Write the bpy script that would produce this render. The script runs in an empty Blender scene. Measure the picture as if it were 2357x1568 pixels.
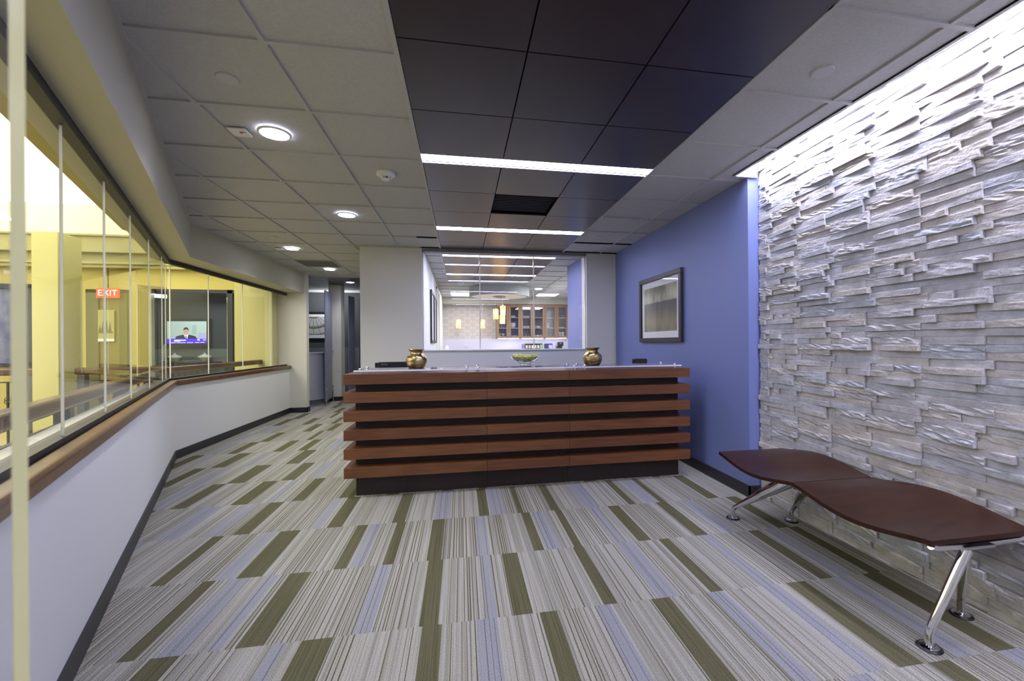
import bpy, bmesh, math, random
from math import sin, cos, pi, sqrt, atan2, radians
from mathutils import Vector, Matrix
random.seed(7)
C = bpy.context.scene.collection
scene = bpy.context.scene

# ------------------------------------------------------------------ camera
EYE = 1.34
CEIL = 2.742
cam_data = bpy.data.cameras.new('camera')
cam = bpy.data.objects.new('camera', cam_data)
C.objects.link(cam)
scene.camera = cam
cam_data.sensor_fit = 'HORIZONTAL'
cam_data.sensor_width = 36.0
cam_data.lens = 984.14 / 2357 * 36.0
cam_data.shift_x = -(1236.09 - 1178.5) / 2357
cam_data.shift_y = (789.10 - 784.0) / 2357
cam_data.clip_start = 0.05
yaw, roll = 0.1754, -0.0074
fwd = Vector((sin(yaw), cos(yaw), 0)); rgt = Vector((cos(yaw), -sin(yaw), 0)); up = Vector((0, 0, 1))
r2 = rgt * cos(roll) + up * sin(roll); u2 = up * cos(roll) - rgt * sin(roll)
cam.matrix_world = Matrix(((r2.x, u2.x, -fwd.x, 0), (r2.y, u2.y, -fwd.y, 0), (r2.z, u2.z, -fwd.z, EYE), (0, 0, 0, 1)))
cam_data.dof.use_dof = True
cam_data.dof.focus_distance = 4.2
cam_data.dof.aperture_fstop = 3.2

# ------------------------------------------------------------------ world, exposure
w = bpy.data.worlds.new('world'); scene.world = w; w.use_nodes = True
w.node_tree.nodes['Background'].inputs[0].default_value = (0.7, 0.72, 0.8, 1)
w.node_tree.nodes['Background'].inputs[1].default_value = 0.25
scene.view_settings.view_transform = 'Standard'
scene.view_settings.look = 'None'
scene.view_settings.exposure = 0.75
scene.view_settings.gamma = 1.0
scene.view_settings.use_curve_mapping = False
try:
    scene.cycles.max_bounces = 10; scene.cycles.transparent_max_bounces = 24
    scene.cycles.sample_clamp_indirect = 4.0; scene.cycles.caustics_reflective = False; scene.cycles.caustics_refractive = False
except Exception: pass

# light strengths
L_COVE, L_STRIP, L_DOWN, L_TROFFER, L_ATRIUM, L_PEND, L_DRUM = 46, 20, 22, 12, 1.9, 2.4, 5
COOL = (0.78, 0.77, 1.0); COOLV = (0.66, 0.67, 1.0); WARM = (1.0, 0.96, 0.72)

def area(name, loc, rot, sx, sy, power, col):
    l = bpy.data.lights.new(name, 'AREA'); l.shape = 'RECTANGLE'; l.size = sx; l.size_y = sy
    l.energy = power; l.color = col
    o = bpy.data.objects.new(name, l); o.location = loc; o.rotation_euler = rot; C.objects.link(o)
    return o
# fittings of the atrium, high up under its ceiling
area('lamp_atrium', (-4.6, 5.0, 3.75), (0, 0, 0), 2.6, 3.0, 42, WARM)
def point(name, loc, power, col, r=.12, spot=None):
    l = bpy.data.lights.new(name, 'SPOT' if spot else 'POINT'); l.energy = power; l.color = col; l.shadow_soft_size = r
    if spot: l.spot_size = radians(spot); l.spot_blend = 1.0
    o = bpy.data.objects.new(name, l); o.location = loc; C.objects.link(o); return o
for i_, (x_, y_) in enumerate(((-1.207, 3.089), (-1.21, 4.913), (-2.42, 6.764), (-2.41, 8.547), (-.5, -.9), (.8, -1.6), (.4, -.2))):  # those behind the camera are unseen fill spots, added to brighten the floor
    point('lamp_downlight_or_fill', (x_, y_, 2.72), 42 if i_ < 4 else 26, (.93, .94, 1.0) if i_ < 4 else (1.0, .95, .80), .07, 140)
area('fill_kitchen', (2.7, 9.9, 2.72), (0, 0, 0), 1.0, 1.0, 60, (.90, .92, 1.0))  # this and the next ones: unseen fill added to brighten the back room
area('fill_kitchen', (.5, 12.2, 2.72), (0, 0, 0), 1.0, .4, 13, (.92, .92, 1.0))
area('fill_kitchen', (.6, 7.4, 2.72), (0, 0, 0), 1.2, .3, 16, (.90, .90, 1.0))
area('fill_corridor', (-3.3, 11.2, 2.7), (radians(35), 0, 0), .8, .2, 9, (.92, .95, 1.0))  # unseen fill, added to lift the dark end wall
point('lamp_downlight_or_fill', (-2.46, 10.25, 2.72), 30, (.88, .90, 1.0), .07, 140)
area('lamp_storefront_room', (-5.3, 9.9, 2.3), (0, 0, 0), 1.4, 0.8, 9, (0.85, 1.0, 0.95))

# ------------------------------------------------------------------ materials
def nt(name):
    m = bpy.data.materials.new(name); m.use_nodes = True
    return m, m.node_tree.nodes, m.node_tree.links, m.node_tree.nodes['Principled BSDF']
def mat(name, col, rough=0.6, metal=0.0, spec=0.5, var=0.0, scale=20, bump=0.0, bscale=200, stretch=(1, 1, 1), col2=None, coat=0, detail=4):
    m, n, l, b = nt(name)
    b.inputs['Base Color'].default_value = (*col, 1); b.inputs['Roughness'].default_value = rough
    b.inputs['Metallic'].default_value = metal; b.inputs['Specular IOR Level'].default_value = spec
    if coat: b.inputs['Coat Weight'].default_value = coat; b.inputs['Coat Roughness'].default_value = 0.12
    if var or bump or col2:
        tc = n.new('ShaderNodeTexCoord'); mp = n.new('ShaderNodeMapping'); mp.inputs['Scale'].default_value = stretch
        l.new(tc.outputs['Object'], mp.inputs[0])
    if var or col2:
        no = n.new('ShaderNodeTexNoise'); no.inputs['Scale'].default_value = scale; no.inputs['Detail'].default_value = detail
        l.new(mp.outputs[0], no.inputs[0])
        mx = n.new('ShaderNodeMix'); mx.data_type = 'RGBA'
        c2 = col2 if col2 else tuple(c * (1 - var) for c in col)
        mx.inputs[6].default_value = (*col, 1); mx.inputs[7].default_value = (*c2, 1)
        mr = n.new('ShaderNodeMapRange'); mr.inputs[1].default_value = 0.35; mr.inputs[2].default_value = 0.65
        l.new(no.outputs[0], mr.inputs[0]); l.new(mr.outputs[0], mx.inputs[0]); l.new(mx.outputs[2], b.inputs['Base Color'])
    if bump:
        n2 = n.new('ShaderNodeTexNoise'); n2.inputs['Scale'].default_value = bscale; n2.inputs['Detail'].default_value = 3
        l.new(mp.outputs[0], n2.inputs[0])
        bp = n.new('ShaderNodeBump'); bp.inputs['Strength'].default_value = bump; bp.inputs['Distance'].default_value = 0.01
        l.new(n2.outputs[0], bp.inputs['Height']); l.new(bp.outputs[0], b.inputs['Normal'])
    return m
def emit(name, col, s):
    m, n, l, b = nt(name)
    b.inputs['Base Color'].default_value = (*[c * 0.8 for c in col], 1)
    b.inputs['Emission Color'].default_value = (*col, 1); b.inputs['Emission Strength'].default_value = s
    return m
def glass(name, tint=(1, 1, 1), rough=0.0, ior=1.5, boost=1.0):
    # thin pane: transparent with a Fresnel reflection
    m = bpy.data.materials.new(name); m.use_nodes = True; n = m.node_tree.nodes; l = m.node_tree.links; n.clear()
    o = n.new('ShaderNodeOutputMaterial'); mx = n.new('ShaderNodeMixShader'); t = n.new('ShaderNodeBsdfTransparent')
    g = n.new('ShaderNodeBsdfGlossy'); lw = n.new('ShaderNodeLayerWeight'); lw.inputs[0].default_value = 0.5
    t.inputs[0].default_value = (*tint, 1); g.inputs['Roughness'].default_value = rough
    pw_ = n.new('ShaderNodeMath'); pw_.operation = 'POWER'; pw_.inputs[1].default_value = 5
    ma = n.new('ShaderNodeMath'); ma.operation = 'MULTIPLY_ADD'; ma.inputs[1].default_value = 0.92; ma.inputs[2].default_value = 0.075 * boost; ma.use_clamp = True
    l.new(lw.outputs['Facing'], pw_.inputs[0]); l.new(pw_.outputs[0], ma.inputs[0]); l.new(ma.outputs[0], mx.inputs[0])
    l.new(t.outputs[0], mx.inputs[1]); l.new(g.outputs[0], mx.inputs[2]); l.new(mx.outputs[0], o.inputs[0])
    return m

M = {}
M['wall'] = mat('wall_paint', (0.74, 0.75, 0.745), 0.7, bump=0.04, bscale=400)
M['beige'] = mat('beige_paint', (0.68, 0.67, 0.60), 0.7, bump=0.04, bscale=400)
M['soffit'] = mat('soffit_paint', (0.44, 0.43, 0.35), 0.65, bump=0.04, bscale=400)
M['blue'] = mat('blue_paint', (0.165, 0.205, 0.43), 0.5, bump=0.04, bscale=400)
M['base'] = mat('vinyl_base', (0.018, 0.018, 0.022), 0.4)
M['tile'] = mat('acoustic_tile', (0.50, 0.50, 0.50), 0.85, var=0.10, scale=90, bump=0.35, bscale=160)
M['tbar'] = mat('grid_bar', (0.45, 0.45, 0.45), 0.6)
M['cover'] = mat('ceiling_cover', (0.50, 0.50, 0.51), 0.7)
M['white'] = mat('white_enamel', (0.75, 0.75, 0.76), 0.45)
M['dpanel'] = mat('dark_panel', (0.030, 0.021, 0.030), 0.30, spec=0.7, var=0.25, scale=3)
M['gap'] = mat('black_gap', (0.004, 0.004, 0.004), 0.8)
M['black'] = mat('black_plastic', (0.012, 0.012, 0.016), 0.35)
M['blackm'] = mat('black_frame', (0.008, 0.008, 0.012), 0.45)
M['chrome'] = mat('chrome', (0.85, 0.85, 0.88), 0.06, 1.0)
M['steel'] = mat('brushed_steel', (0.55, 0.55, 0.58), 0.3, 1.0)
M['desk'] = mat('cherry_wood', (0.172, 0.064, 0.020), 0.42, col2=(0.115, 0.042, 0.014), scale=3.0, stretch=(1.2, 9, 14), bump=0.03, bscale=60, detail=6)
M['desk2'] = mat('cherry_wood_red', (0.145, 0.053, 0.019), 0.42, col2=(0.105, 0.035, 0.012), scale=3.0, stretch=(1.2, 9, 14), bump=0.03, bscale=60, detail=6)
M['deskdark'] = mat('dark_laminate', (0.022, 0.013, 0.012), 0.5, var=0.3, scale=6, stretch=(20, 20, 1))
M['bench'] = mat('bench_veneer', (0.036, 0.013, 0.007), 0.28, spec=0.25, col2=(0.024, 0.008, 0.004), scale=3.0, stretch=(2, 8, 8), detail=6)
M['rail'] = mat('oak_rail', (0.150, 0.062, 0.022), 0.28, col2=(0.085, 0.032, 0.012), scale=4, stretch=(3, 3, 20), detail=6)
M['rail2'] = mat('walnut_rail', (0.120, 0.055, 0.026), 0.22, col2=(0.070, 0.030, 0.014), scale=4, detail=6)
M['iron'] = mat('dark_iron', (0.02, 0.02, 0.022), 0.5)
M['post'] = mat('grey_post', (0.075, 0.078, 0.085), 0.45)
M['yellow'] = mat('yellow_paint', (0.50, 0.43, 0.12), 0.7, bump=0.03)
M['yellow2'] = mat('pale_yellow_paint', (0.52, 0.49, 0.21), 0.7, bump=0.03)
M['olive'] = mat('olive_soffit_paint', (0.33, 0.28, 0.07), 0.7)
M['cream'] = mat('cream_tile', (0.46, 0.40, 0.17), 0.35)
M['mould'] = mat('cream_moulding', (0.44, 0.41, 0.17), 0.6)
M['awhite'] = mat('atrium_white', (0.8, 0.8, 0.7), 0.7)
M['grey'] = mat('dark_grey_paint', (0.05, 0.055, 0.05), 0.6)
M['grey2'] = mat('grey_green_panel', (0.17, 0.20, 0.19), 0.5)
M['linen'] = mat('grey_textured_wall', (0.10, 0.105, 0.115), 0.8, var=0.3, scale=30, stretch=(1, 1, 12))
M['linen2'] = mat('blue_grey_textured_wall', (0.20, 0.22, 0.26), 0.8, var=0.3, scale=30, stretch=(1, 1, 12))
M['lav'] = mat('pale_panel', (0.62, 0.62, 0.78), 0.4)
M['navy'] = mat('navy_wall', (0.012, 0.016, 0.03), 0.5)
M['navy2'] = mat('slate_wall', (0.035, 0.048, 0.06), 0.6)
M['porc'] = mat('white_porcelain', (0.82, 0.82, 0.85), 0.2)
M['pgreen'] = mat('celadon_porcelain', (0.62, 0.68, 0.60), 0.35)
M['cab'] = mat('oak_cabinet', (0.31, 0.185, 0.095), 0.4, col2=(0.24, 0.135, 0.065), scale=3, stretch=(8, 8, 1), detail=6)
M['cabin'] = mat('cabinet_back', (0.09, 0.09, 0.13), 0.5)
M['shelfw'] = mat('shelf_edge', (0.60, 0.50, 0.40), 0.4)
M['splash'] = mat('lilac_splashback', (0.56, 0.56, 0.66), 0.35)
M['counter'] = mat('pale_worktop', (0.6, 0.6, 0.62), 0.3)
M['slat_blue'] = mat('blue_package', (0.05, 0.06, 0.42), 0.4)
M['pgrn'] = mat('green_label', (0.35, 0.62, 0.22), 0.5)
M['pcream'] = mat('cream_label', (0.7, 0.66, 0.45), 0.5)
M['edge'] = mat('glass_edge', (0.72, 0.74, 0.66), 0.2)
M['edge2'] = mat('glass_edge_dark', (0.16, 0.17, 0.10), 0.2)
M['mat_board'] = mat('mat_board', (0.78, 0.78, 0.80), 0.8)
M['red'] = mat('red_plastic', (0.6, 0.03, 0.02), 0.4)
M['silver'] = mat('silver_letters', (0.55, 0.55, 0.6), 0.4)
M['glass'] = glass('clear_glass')
M['glass_cab'] = glass('cabinet_glass', (0.9, 0.9, 0.95), boost=1.6)
M['glass_top'] = glass('counter_glass', (0.93, 0.95, 1.0), ior=1.5)
M['cove'] = emit('cove_lamp', COOL, L_COVE)
M['strip'] = emit('strip_lens', COOLV, L_STRIP)
M['down'] = emit('downlight_lens', COOL, L_DOWN)
M['troffer'] = emit('troffer_lens', (0.9, 0.92, 1.0), L_TROFFER)
M['atr'] = emit('atrium_ceiling_glow', (1.0, 0.99, 0.86), L_ATRIUM)  # plain white ceiling; this emission stands in for the strong light on it
M['under'] = emit('undercabinet_lamp', (0.85, 0.85, 1.0), 14)
M['drumlight'] = emit('drum_lamp', (1.0, 0.95, 0.85), L_DRUM)

# pendant art glass: glowing amber with brown streaks
def amber():
    m, n, l, b = nt('amber_art_glass')
    tc = n.new('ShaderNodeTexCoord'); mp = n.new('ShaderNodeMapping'); mp.inputs['Scale'].default_value = (18, 18, 4)
    no = n.new('ShaderNodeTexNoise'); no.inputs['Scale'].default_value = 1.5; no.inputs['Detail'].default_value = 3
    cr = n.new('ShaderNodeValToRGB'); e = cr.color_ramp.elements
    e[0].position = 0.40; e[0].color = (0.55, 0.13, 0.01, 1); e[1].position = 0.58; e[1].color = (1.0, 0.72, 0.25, 1)
    l.new(tc.outputs['Object'], mp.inputs[0]); l.new(mp.outputs[0], no.inputs[0]); l.new(no.outputs[0], cr.inputs[0])
    l.new(cr.outputs[0], b.inputs['Base Color']); l.new(cr.outputs[0], b.inputs['Emission Color'])
    b.inputs['Emission Strength'].default_value = L_PEND; b.inputs['Roughness'].default_value = 0.2
    return m
M['amber'] = amber()
# patinated brass of the vases
def brass():
    m, n, l, b = nt('patinated_brass')
    tc = n.new('ShaderNodeTexCoord'); no = n.new('ShaderNodeTexNoise'); no.inputs['Scale'].default_value = 14; no.inputs['Detail'].default_value = 6
    cr = n.new('ShaderNodeValToRGB'); e = cr.color_ramp.elements
    e[0].position = 0.35; e[0].color = (0.26, 0.15, 0.06, 1); e[1].position = 0.65; e[1].color = (0.66, 0.56, 0.27, 1)
    l.new(tc.outputs['Object'], no.inputs[0]); l.new(no.outputs[0], cr.inputs[0]); l.new(cr.outputs[0], b.inputs['Base Color'])
    b.inputs['Metallic'].default_value = 1; b.inputs['Roughness'].default_value = 0.27
    bp = n.new('ShaderNodeBump'); bp.inputs['Strength'].default_value = 0.15; bp.inputs['Distance'].default_value = 0.01
    l.new(no.outputs[0], bp.inputs['Height']); l.new(bp.outputs[0], b.inputs['Normal'])
    return m
M['brass'] = brass()
# wallpaper with overlapping rings
def wallpaper():
    m, n, l, b = nt('ring_wallpaper')
    tc = n.new('ShaderNodeTexCoord'); sp = n.new('ShaderNodeSeparateXYZ'); l.new(tc.outputs['Object'], sp.inputs[0])
    def math(op, a, bb=None, c=None):
        x = n.new('ShaderNodeMath'); x.operation = op
        for i, v in enumerate((a, bb, c)):
            if v is None: continue
            if isinstance(v, (int, float)): x.inputs[i].default_value = v
            else: l.new(v, x.inputs[i])
        return x.outputs[0]
    P = 0.34
    res = None
    for ox, oz in ((0, 0), (P / 2, P / 2 * 0.6)):
        fx = math('SUBTRACT', math('FRACT', math('DIVIDE', math('ADD', sp.outputs[0], 10 + ox), P)), 0.5)
        fz = math('MULTIPLY', math('SUBTRACT', math('FRACT', math('DIVIDE', math('ADD', sp.outputs[2], 10 + oz), P * 0.6)), 0.5), 0.6)
        d = math('SQRT', math('ADD', math('MULTIPLY', fx, fx), math('MULTIPLY', fz, fz)))
        for R in (0.29,):
            q = math('LESS_THAN', math('ABSOLUTE', math('SUBTRACT', d, R)), 0.022)
            res = q if res is None else math('MAXIMUM', res, q)
    mx = n.new('ShaderNodeMix'); mx.data_type = 'RGBA'
    mx.inputs[6].default_value = (0.46, 0.44, 0.42, 1); mx.inputs[7].default_value = (0.56, 0.545, 0.53, 1)
    l.new(res, mx.inputs[0]); l.new(mx.outputs[2], b.inputs['Base Color']); b.inputs['Roughness'].default_value = 0.55
    return m
M['wallpaper'] = wallpaper()
# frosted partition glass with pale streaks
M['frost'] = mat('frosted_glass', (0.20, 0.21, 0.31), 0.4, col2=(0.27, 0.28, 0.38), scale=7, stretch=(1, 3, 0.8))
# stone and carpet
M['st1'] = mat('ledgestone_grey', (0.50, 0.49, 0.49), 0.85, var=0.2, scale=18, bump=0.45, bscale=70, detail=6)
M['st2'] = mat('ledgestone_blue_grey', (0.45, 0.465, 0.485), 0.85, var=0.2, scale=18, bump=0.45, bscale=70, detail=6)
M['st3'] = mat('ledgestone_buff', (0.52, 0.495, 0.45), 0.85, var=0.2, scale=18, bump=0.45, bscale=70, detail=6)
def carpet(name, col, v=0.35, col2=None, st=0.5):
    m, n, l, b = nt(name)
    tc = n.new('ShaderNodeTexCoord'); no = n.new('ShaderNodeTexNoise'); no.inputs['Scale'].default_value = 240; no.inputs['Detail'].default_value = 2
    mp = n.new('ShaderNodeMapping'); mp.inputs['Scale'].default_value = (190, 1.2, 1)
    n2 = n.new('ShaderNodeTexNoise'); n2.inputs['Scale'].default_value = 1; n2.inputs['Detail'].default_value = 1
    l.new(tc.outputs['Object'], mp.inputs[0]); l.new(mp.outputs[0], n2.inputs[0])
    mr = n.new('ShaderNodeMapRange'); mr.inputs[1].default_value = 0.42; mr.inputs[2].default_value = 0.60; mr.inputs[4].default_value = st; l.new(n2.outputs[0], mr.inputs[0])
    m1 = n.new('ShaderNodeMix'); m1.data_type = 'RGBA'; m1.inputs[6].default_value = (*col, 1); m1.inputs[7].default_value = (*(col2 or col), 1); l.new(mr.outputs[0], m1.inputs[0])
    m2 = n.new('ShaderNodeMix'); m2.data_type = 'RGBA'; m2.blend_type = 'MULTIPLY'; m2.inputs[0].default_value = 1
    cr = n.new('ShaderNodeMapRange'); cr.inputs[1].default_value = 0.3; cr.inputs[2].default_value = 0.7; cr.inputs[3].default_value = 1 - v; cr.inputs[4].default_value = 1 + v
    l.new(tc.outputs['Object'], no.inputs[0]); l.new(no.outputs[0], cr.inputs[0]); l.new(m1.outputs[2], m2.inputs[6]); l.new(cr.outputs[0], m2.inputs[7]); l.new(m2.outputs[2], b.inputs['Base Color'])
    b.inputs['Roughness'].default_value = 0.95; b.inputs['Specular IOR Level'].default_value = 0.1
    bp = n.new('ShaderNodeBump'); bp.inputs['Strength'].default_value = 0.6; bp.inputs['Distance'].default_value = 0.004
    l.new(no.outputs[0], bp.inputs['Height']); l.new(bp.outputs[0], b.inputs['Normal'])
    return m
CARP = [carpet('carpet_light', (0.40, 0.39, 0.355), col2=(.23, .215, .16)), carpet('carpet_olive', (0.130, 0.125, 0.072), col2=(.085, .080, .040), st=.8), carpet('carpet_blue', (0.27, 0.275, 0.325), col2=(.35, .35, .355), st=.5),
        carpet('carpet_dark_line', (0.125, 0.11, 0.07), col2=(.09, .08, .05)), carpet('carpet_mid', (0.33, 0.32, 0.285), col2=(.2, .19, .15))]

# ------------------------------------------------------------------ mesh builder
class MB:
    def __init__(s): s.v = []; s.f = []; s.mi = []
    def add(s, vs, fs, mi=0):
        o = len(s.v); s.v += [tuple(v) for v in vs]; s.f += [tuple(i + o for i in f) for f in fs]; s.mi += [mi] * len(fs); return s
    def box(s, x0, x1, y0, y1, z0, z1, mi=0):
        if x0 > x1: x0, x1 = x1, x0
        if y0 > y1: y0, y1 = y1, y0
        if z0 > z1: z0, z1 = z1, z0
        return s.add([(x0, y0, z0), (x1, y0, z0), (x1, y1, z0), (x0, y1, z0), (x0, y0, z1), (x1, y0, z1), (x1, y1, z1), (x0, y1, z1)],
              [(0, 3, 2, 1), (4, 5, 6, 7), (0, 1, 5, 4), (1, 2, 6, 5), (2, 3, 7, 6), (3, 0, 4, 7)], mi)
    def prism(s, pts, z0, z1, mi=0):
        a = sum(pts[i][0] * pts[(i + 1) % len(pts)][1] - pts[(i + 1) % len(pts)][0] * pts[i][1] for i in range(len(pts)))
        if a < 0: pts = pts[::-1]
        n = len(pts)
        return s.add([(x, y, z0) for x, y in pts] + [(x, y, z1) for x, y in pts],
              [tuple(range(n))[::-1], tuple(range(n, 2 * n))] + [(i, (i + 1) % n, (i + 1) % n + n, i + n) for i in range(n)], mi)
    def lathe(s, prof, cx, cy, cz=0, seg=32, mi=0, sq=None):
        vs = []; fs = []; n = len(prof)
        for k in range(seg):
            a = 2 * pi * k / seg
            for r, z in prof: vs.append((cx + r * cos(a), cy + r * sin(a), cz + z))
        for k in range(seg):
            for i in range(n - 1):
                a, b = k * n + i, ((k + 1) % seg) * n + i
                fs.append((a, b, b + 1, a + 1))
        return s.add(vs, fs, mi)
    def tube(s, pts, r, seg=12, mi=0, rs=None, cap=True):
        P = [Vector(p) for p in pts]; vs = []; fs = []
        for i, p in enumerate(P):
            t = (P[min(i + 1, len(P) - 1)] - P[max(i - 1, 0)]).normalized()
            a = t.orthogonal().normalized() if i == 0 else (a - a.dot(t) * t).normalized()
            b = t.cross(a); rr = rs[i] if rs else r
            for k in range(seg):
                th = 2 * pi * k / seg; vs.append(p + a * (rr * cos(th)) + b * (rr * sin(th)))
        for i in range(len(P) - 1):
            for k in range(seg):
                fs.append((i * seg + k, i * seg + (k + 1) % seg, (i + 1) * seg + (k + 1) % seg, (i + 1) * seg + k))
        if cap: fs += [tuple(range(seg))[::-1], tuple(range((len(P) - 1) * seg, len(P) * seg))]
        return s.add(vs, fs, mi)
    def along(s, a, b, w0, w1, z0, z1, mi=0):
        # slab that follows the plan line a-b, from offset w0 to w1 on its left side
        a = Vector(a); b = Vector(b); d = (b - a).normalized(); nn = Vector((-d.y, d.x))
        return s.prism([tuple(a + nn * w0), tuple(b + nn * w0), tuple(b + nn * w1), tuple(a + nn * w1)], z0, z1, mi)
def sheet(x0, y0, x1, y1, z0, z1):
    return MB().add([(x0, y0, z0), (x1, y1, z0), (x1, y1, z1), (x0, y0, z1)], [(0, 1, 2, 3)])
def obj(name, mb, mats, parent=None, bevel=0, smooth=False, label=None, seg=2):
    me = bpy.data.meshes.new(name)
    off = Vector((0, 0, 0)); p = parent
    while p: off += p.location; p = p.parent
    me.from_pydata([(v[0] - off.x, v[1] - off.y, v[2] - off.z) for v in mb.v], [], mb.f)
    for m in (mats if isinstance(mats, (list, tuple)) else [mats]): me.materials.append(m)
    me.polygons.foreach_set('material_index', mb.mi)
    if smooth: me.polygons.foreach_set('use_smooth', [True] * len(me.polygons))
    me.update(); me.validate()
    o = bpy.data.objects.new(name, me); C.objects.link(o)
    if parent: o.parent = parent
    if bevel:
        md = o.modifiers.new('bevel', 'BEVEL'); md.width = bevel; md.segments = seg; md.limit_method = 'ANGLE'; md.angle_limit = radians(40)
    if smooth == 2:
        md = o.modifiers.new('edge', 'EDGE_SPLIT'); md.split_angle = radians(35)
    if label: o['label'] = label
    return o
def thing(name, label, cat, loc=(0, 0, 0), group=None):
    o = bpy.data.objects.new(name, None); C.objects.link(o); o.location = loc; o.empty_display_size = 0.1
    o['label'] = label; o['category'] = cat
    if group: o['group'] = group
    return o
def tag(o, label, cat, group=None, kind=None):
    o['label'] = label; o['category'] = cat
    if group: o['group'] = group
    if kind: o['kind'] = kind
    return o
def struct(name, mb, mats, label, parent=None, **k):
    o = obj(name, mb, mats, parent, **k)
    if parent is None: o['kind'] = 'structure'; o['label'] = label
    return o
def dup(root, loc, label=None, group=None):
    r = root.copy(); C.objects.link(r); r.location = loc
    if label: r['label'] = label
    if group: r['group'] = group
    for ch in list(root.children):
        c = ch.copy(); C.objects.link(c); c.parent = r
        for g in list(ch.children):
            d = g.copy(); C.objects.link(d); d.parent = c
    return r
def recenter(o, base):
    # move the origin of a single-mesh thing to its base
    b = Vector(base); o.data.transform(Matrix.Translation(-b)); o.location = b; return o

# ------------------------------------------------------------------ plan lines of the left side
K0 = (-0.97, 0.80); K1 = (-3.318, 5.686)          # knee wall face, angled run
K2 = (-3.318, 9.22)                                # straight run ends at the pier
S0 = (-0.833, 0.80); S1 = (-3.049, 5.511); S2 = (-3.05, 9.25)
def sx(y): return S0[0] + (S1[0] - S0[0]) * (y - S0[1]) / (S1[1] - S0[1])
DX0, DX1 = -0.285, 1.545                           # dark ceiling band
T = 0.6096
BW = 6.48                                          # face of the wall behind the desk

# ------------------------------------------------------------------ floor: carpet tiles in rows
ROWP = 0.625; ROW0 = 2.09
bands = {
 1: [('o', -1.6, -1.49), ('o', -.975, -.873), ('o', -.522, -.429), ('o', .128, .207), ('o', .431, .476), ('o', .697, .77), ('o', 1.354, 1.417), ('o', 1.627, 1.681), ('o', 2.062, 2.169),
     ('b', -2.101, -1.947), ('b', -1.783, -1.684), ('b', -1.096, -1.02), ('b', -.212, -.099), ('b', .217, .331), ('b', .972, 1.104), ('b', 1.505, 1.61)],
 2: [('o', -1.713, -1.643), ('o', -1.281, -1.147), ('o', -.76, -.686), ('o', -.482, -.416), ('o', -.221, -.132), ('o', .457, .52), ('o', .72, .776), ('o', 1.164, 1.259), ('o', 1.583, 1.68), ('o', 2.227, 2.323),
     ('b', -1.394, -1.304), ('b', -.67, -.595), ('b', .095, .171), ('b', .537, .638), ('b', 1.01, 1.071), ('b', 1.8, 1.9)],
 3: [('o', -1.45, -1.38), ('o', -.995, -.877), ('o', -.208, -.119), ('o', .243, .341), ('o', .708, .78), ('o', 1.305, 1.38), ('o', 1.982, 2.062), ('o', 2.3, 2.38),
     ('b', -1.3, -1.2), ('b', -1.114, -1.052), ('b', -.505, -.425), ('b', .109, .164), ('b', 1.01, 1.121), ('b', 1.618, 1.68), ('b', 2.114, 2.193)],
 4: [('o', -1.319, -1.204), ('o', -.718, -.584), ('o', -.19, -.10), ('o', .372, .459), ('o', .962, 1.064), ('o', 1.756, 1.878), ('o', 2.25, 2.36),
     ('b', -.835, -.779), ('b', .062, .159), ('b', .661, .739), ('b', 1.286, 1.372), ('b', 1.609, 1.686), ('b', 2.05, 2.15)],
 5: [('o', -.62, -.5), ('o', .2, .29), ('o', 1.273, 1.356), ('b', -.3, -.2), ('b', .7, .8), ('o', -1.0, -.9), ('b', 1.5, 1.6), ('o', 1.9, 2.0)],
 0: [('o', -2.95, -2.84), ('o', -2.357, -2.239), ('o', -1.914, -1.782), ('o', -1.44, -1.34), ('b', -2.541, -2.436), ('b', -1.65, -1.58)],
 -1: [('o', -2.85, -2.74), ('o', -2.244, -2.083), ('o', -1.76, -1.635), ('b', -2.55, -2.45), ('b', -1.5, -1.42)],
 -2: [('o', -3.2, -3.08), ('o', -2.701, -2.562), ('o', -1.952, -1.81), ('o', -1.3, -1.2), ('b', -2.4, -2.3)],
 -3: [('o', -2.847, -2.74), ('o', -2.336, -2.227), ('o', -2.044, -1.935), ('b', -3.1, -3.0), ('b', -1.7, -1.6)],
}
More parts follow.
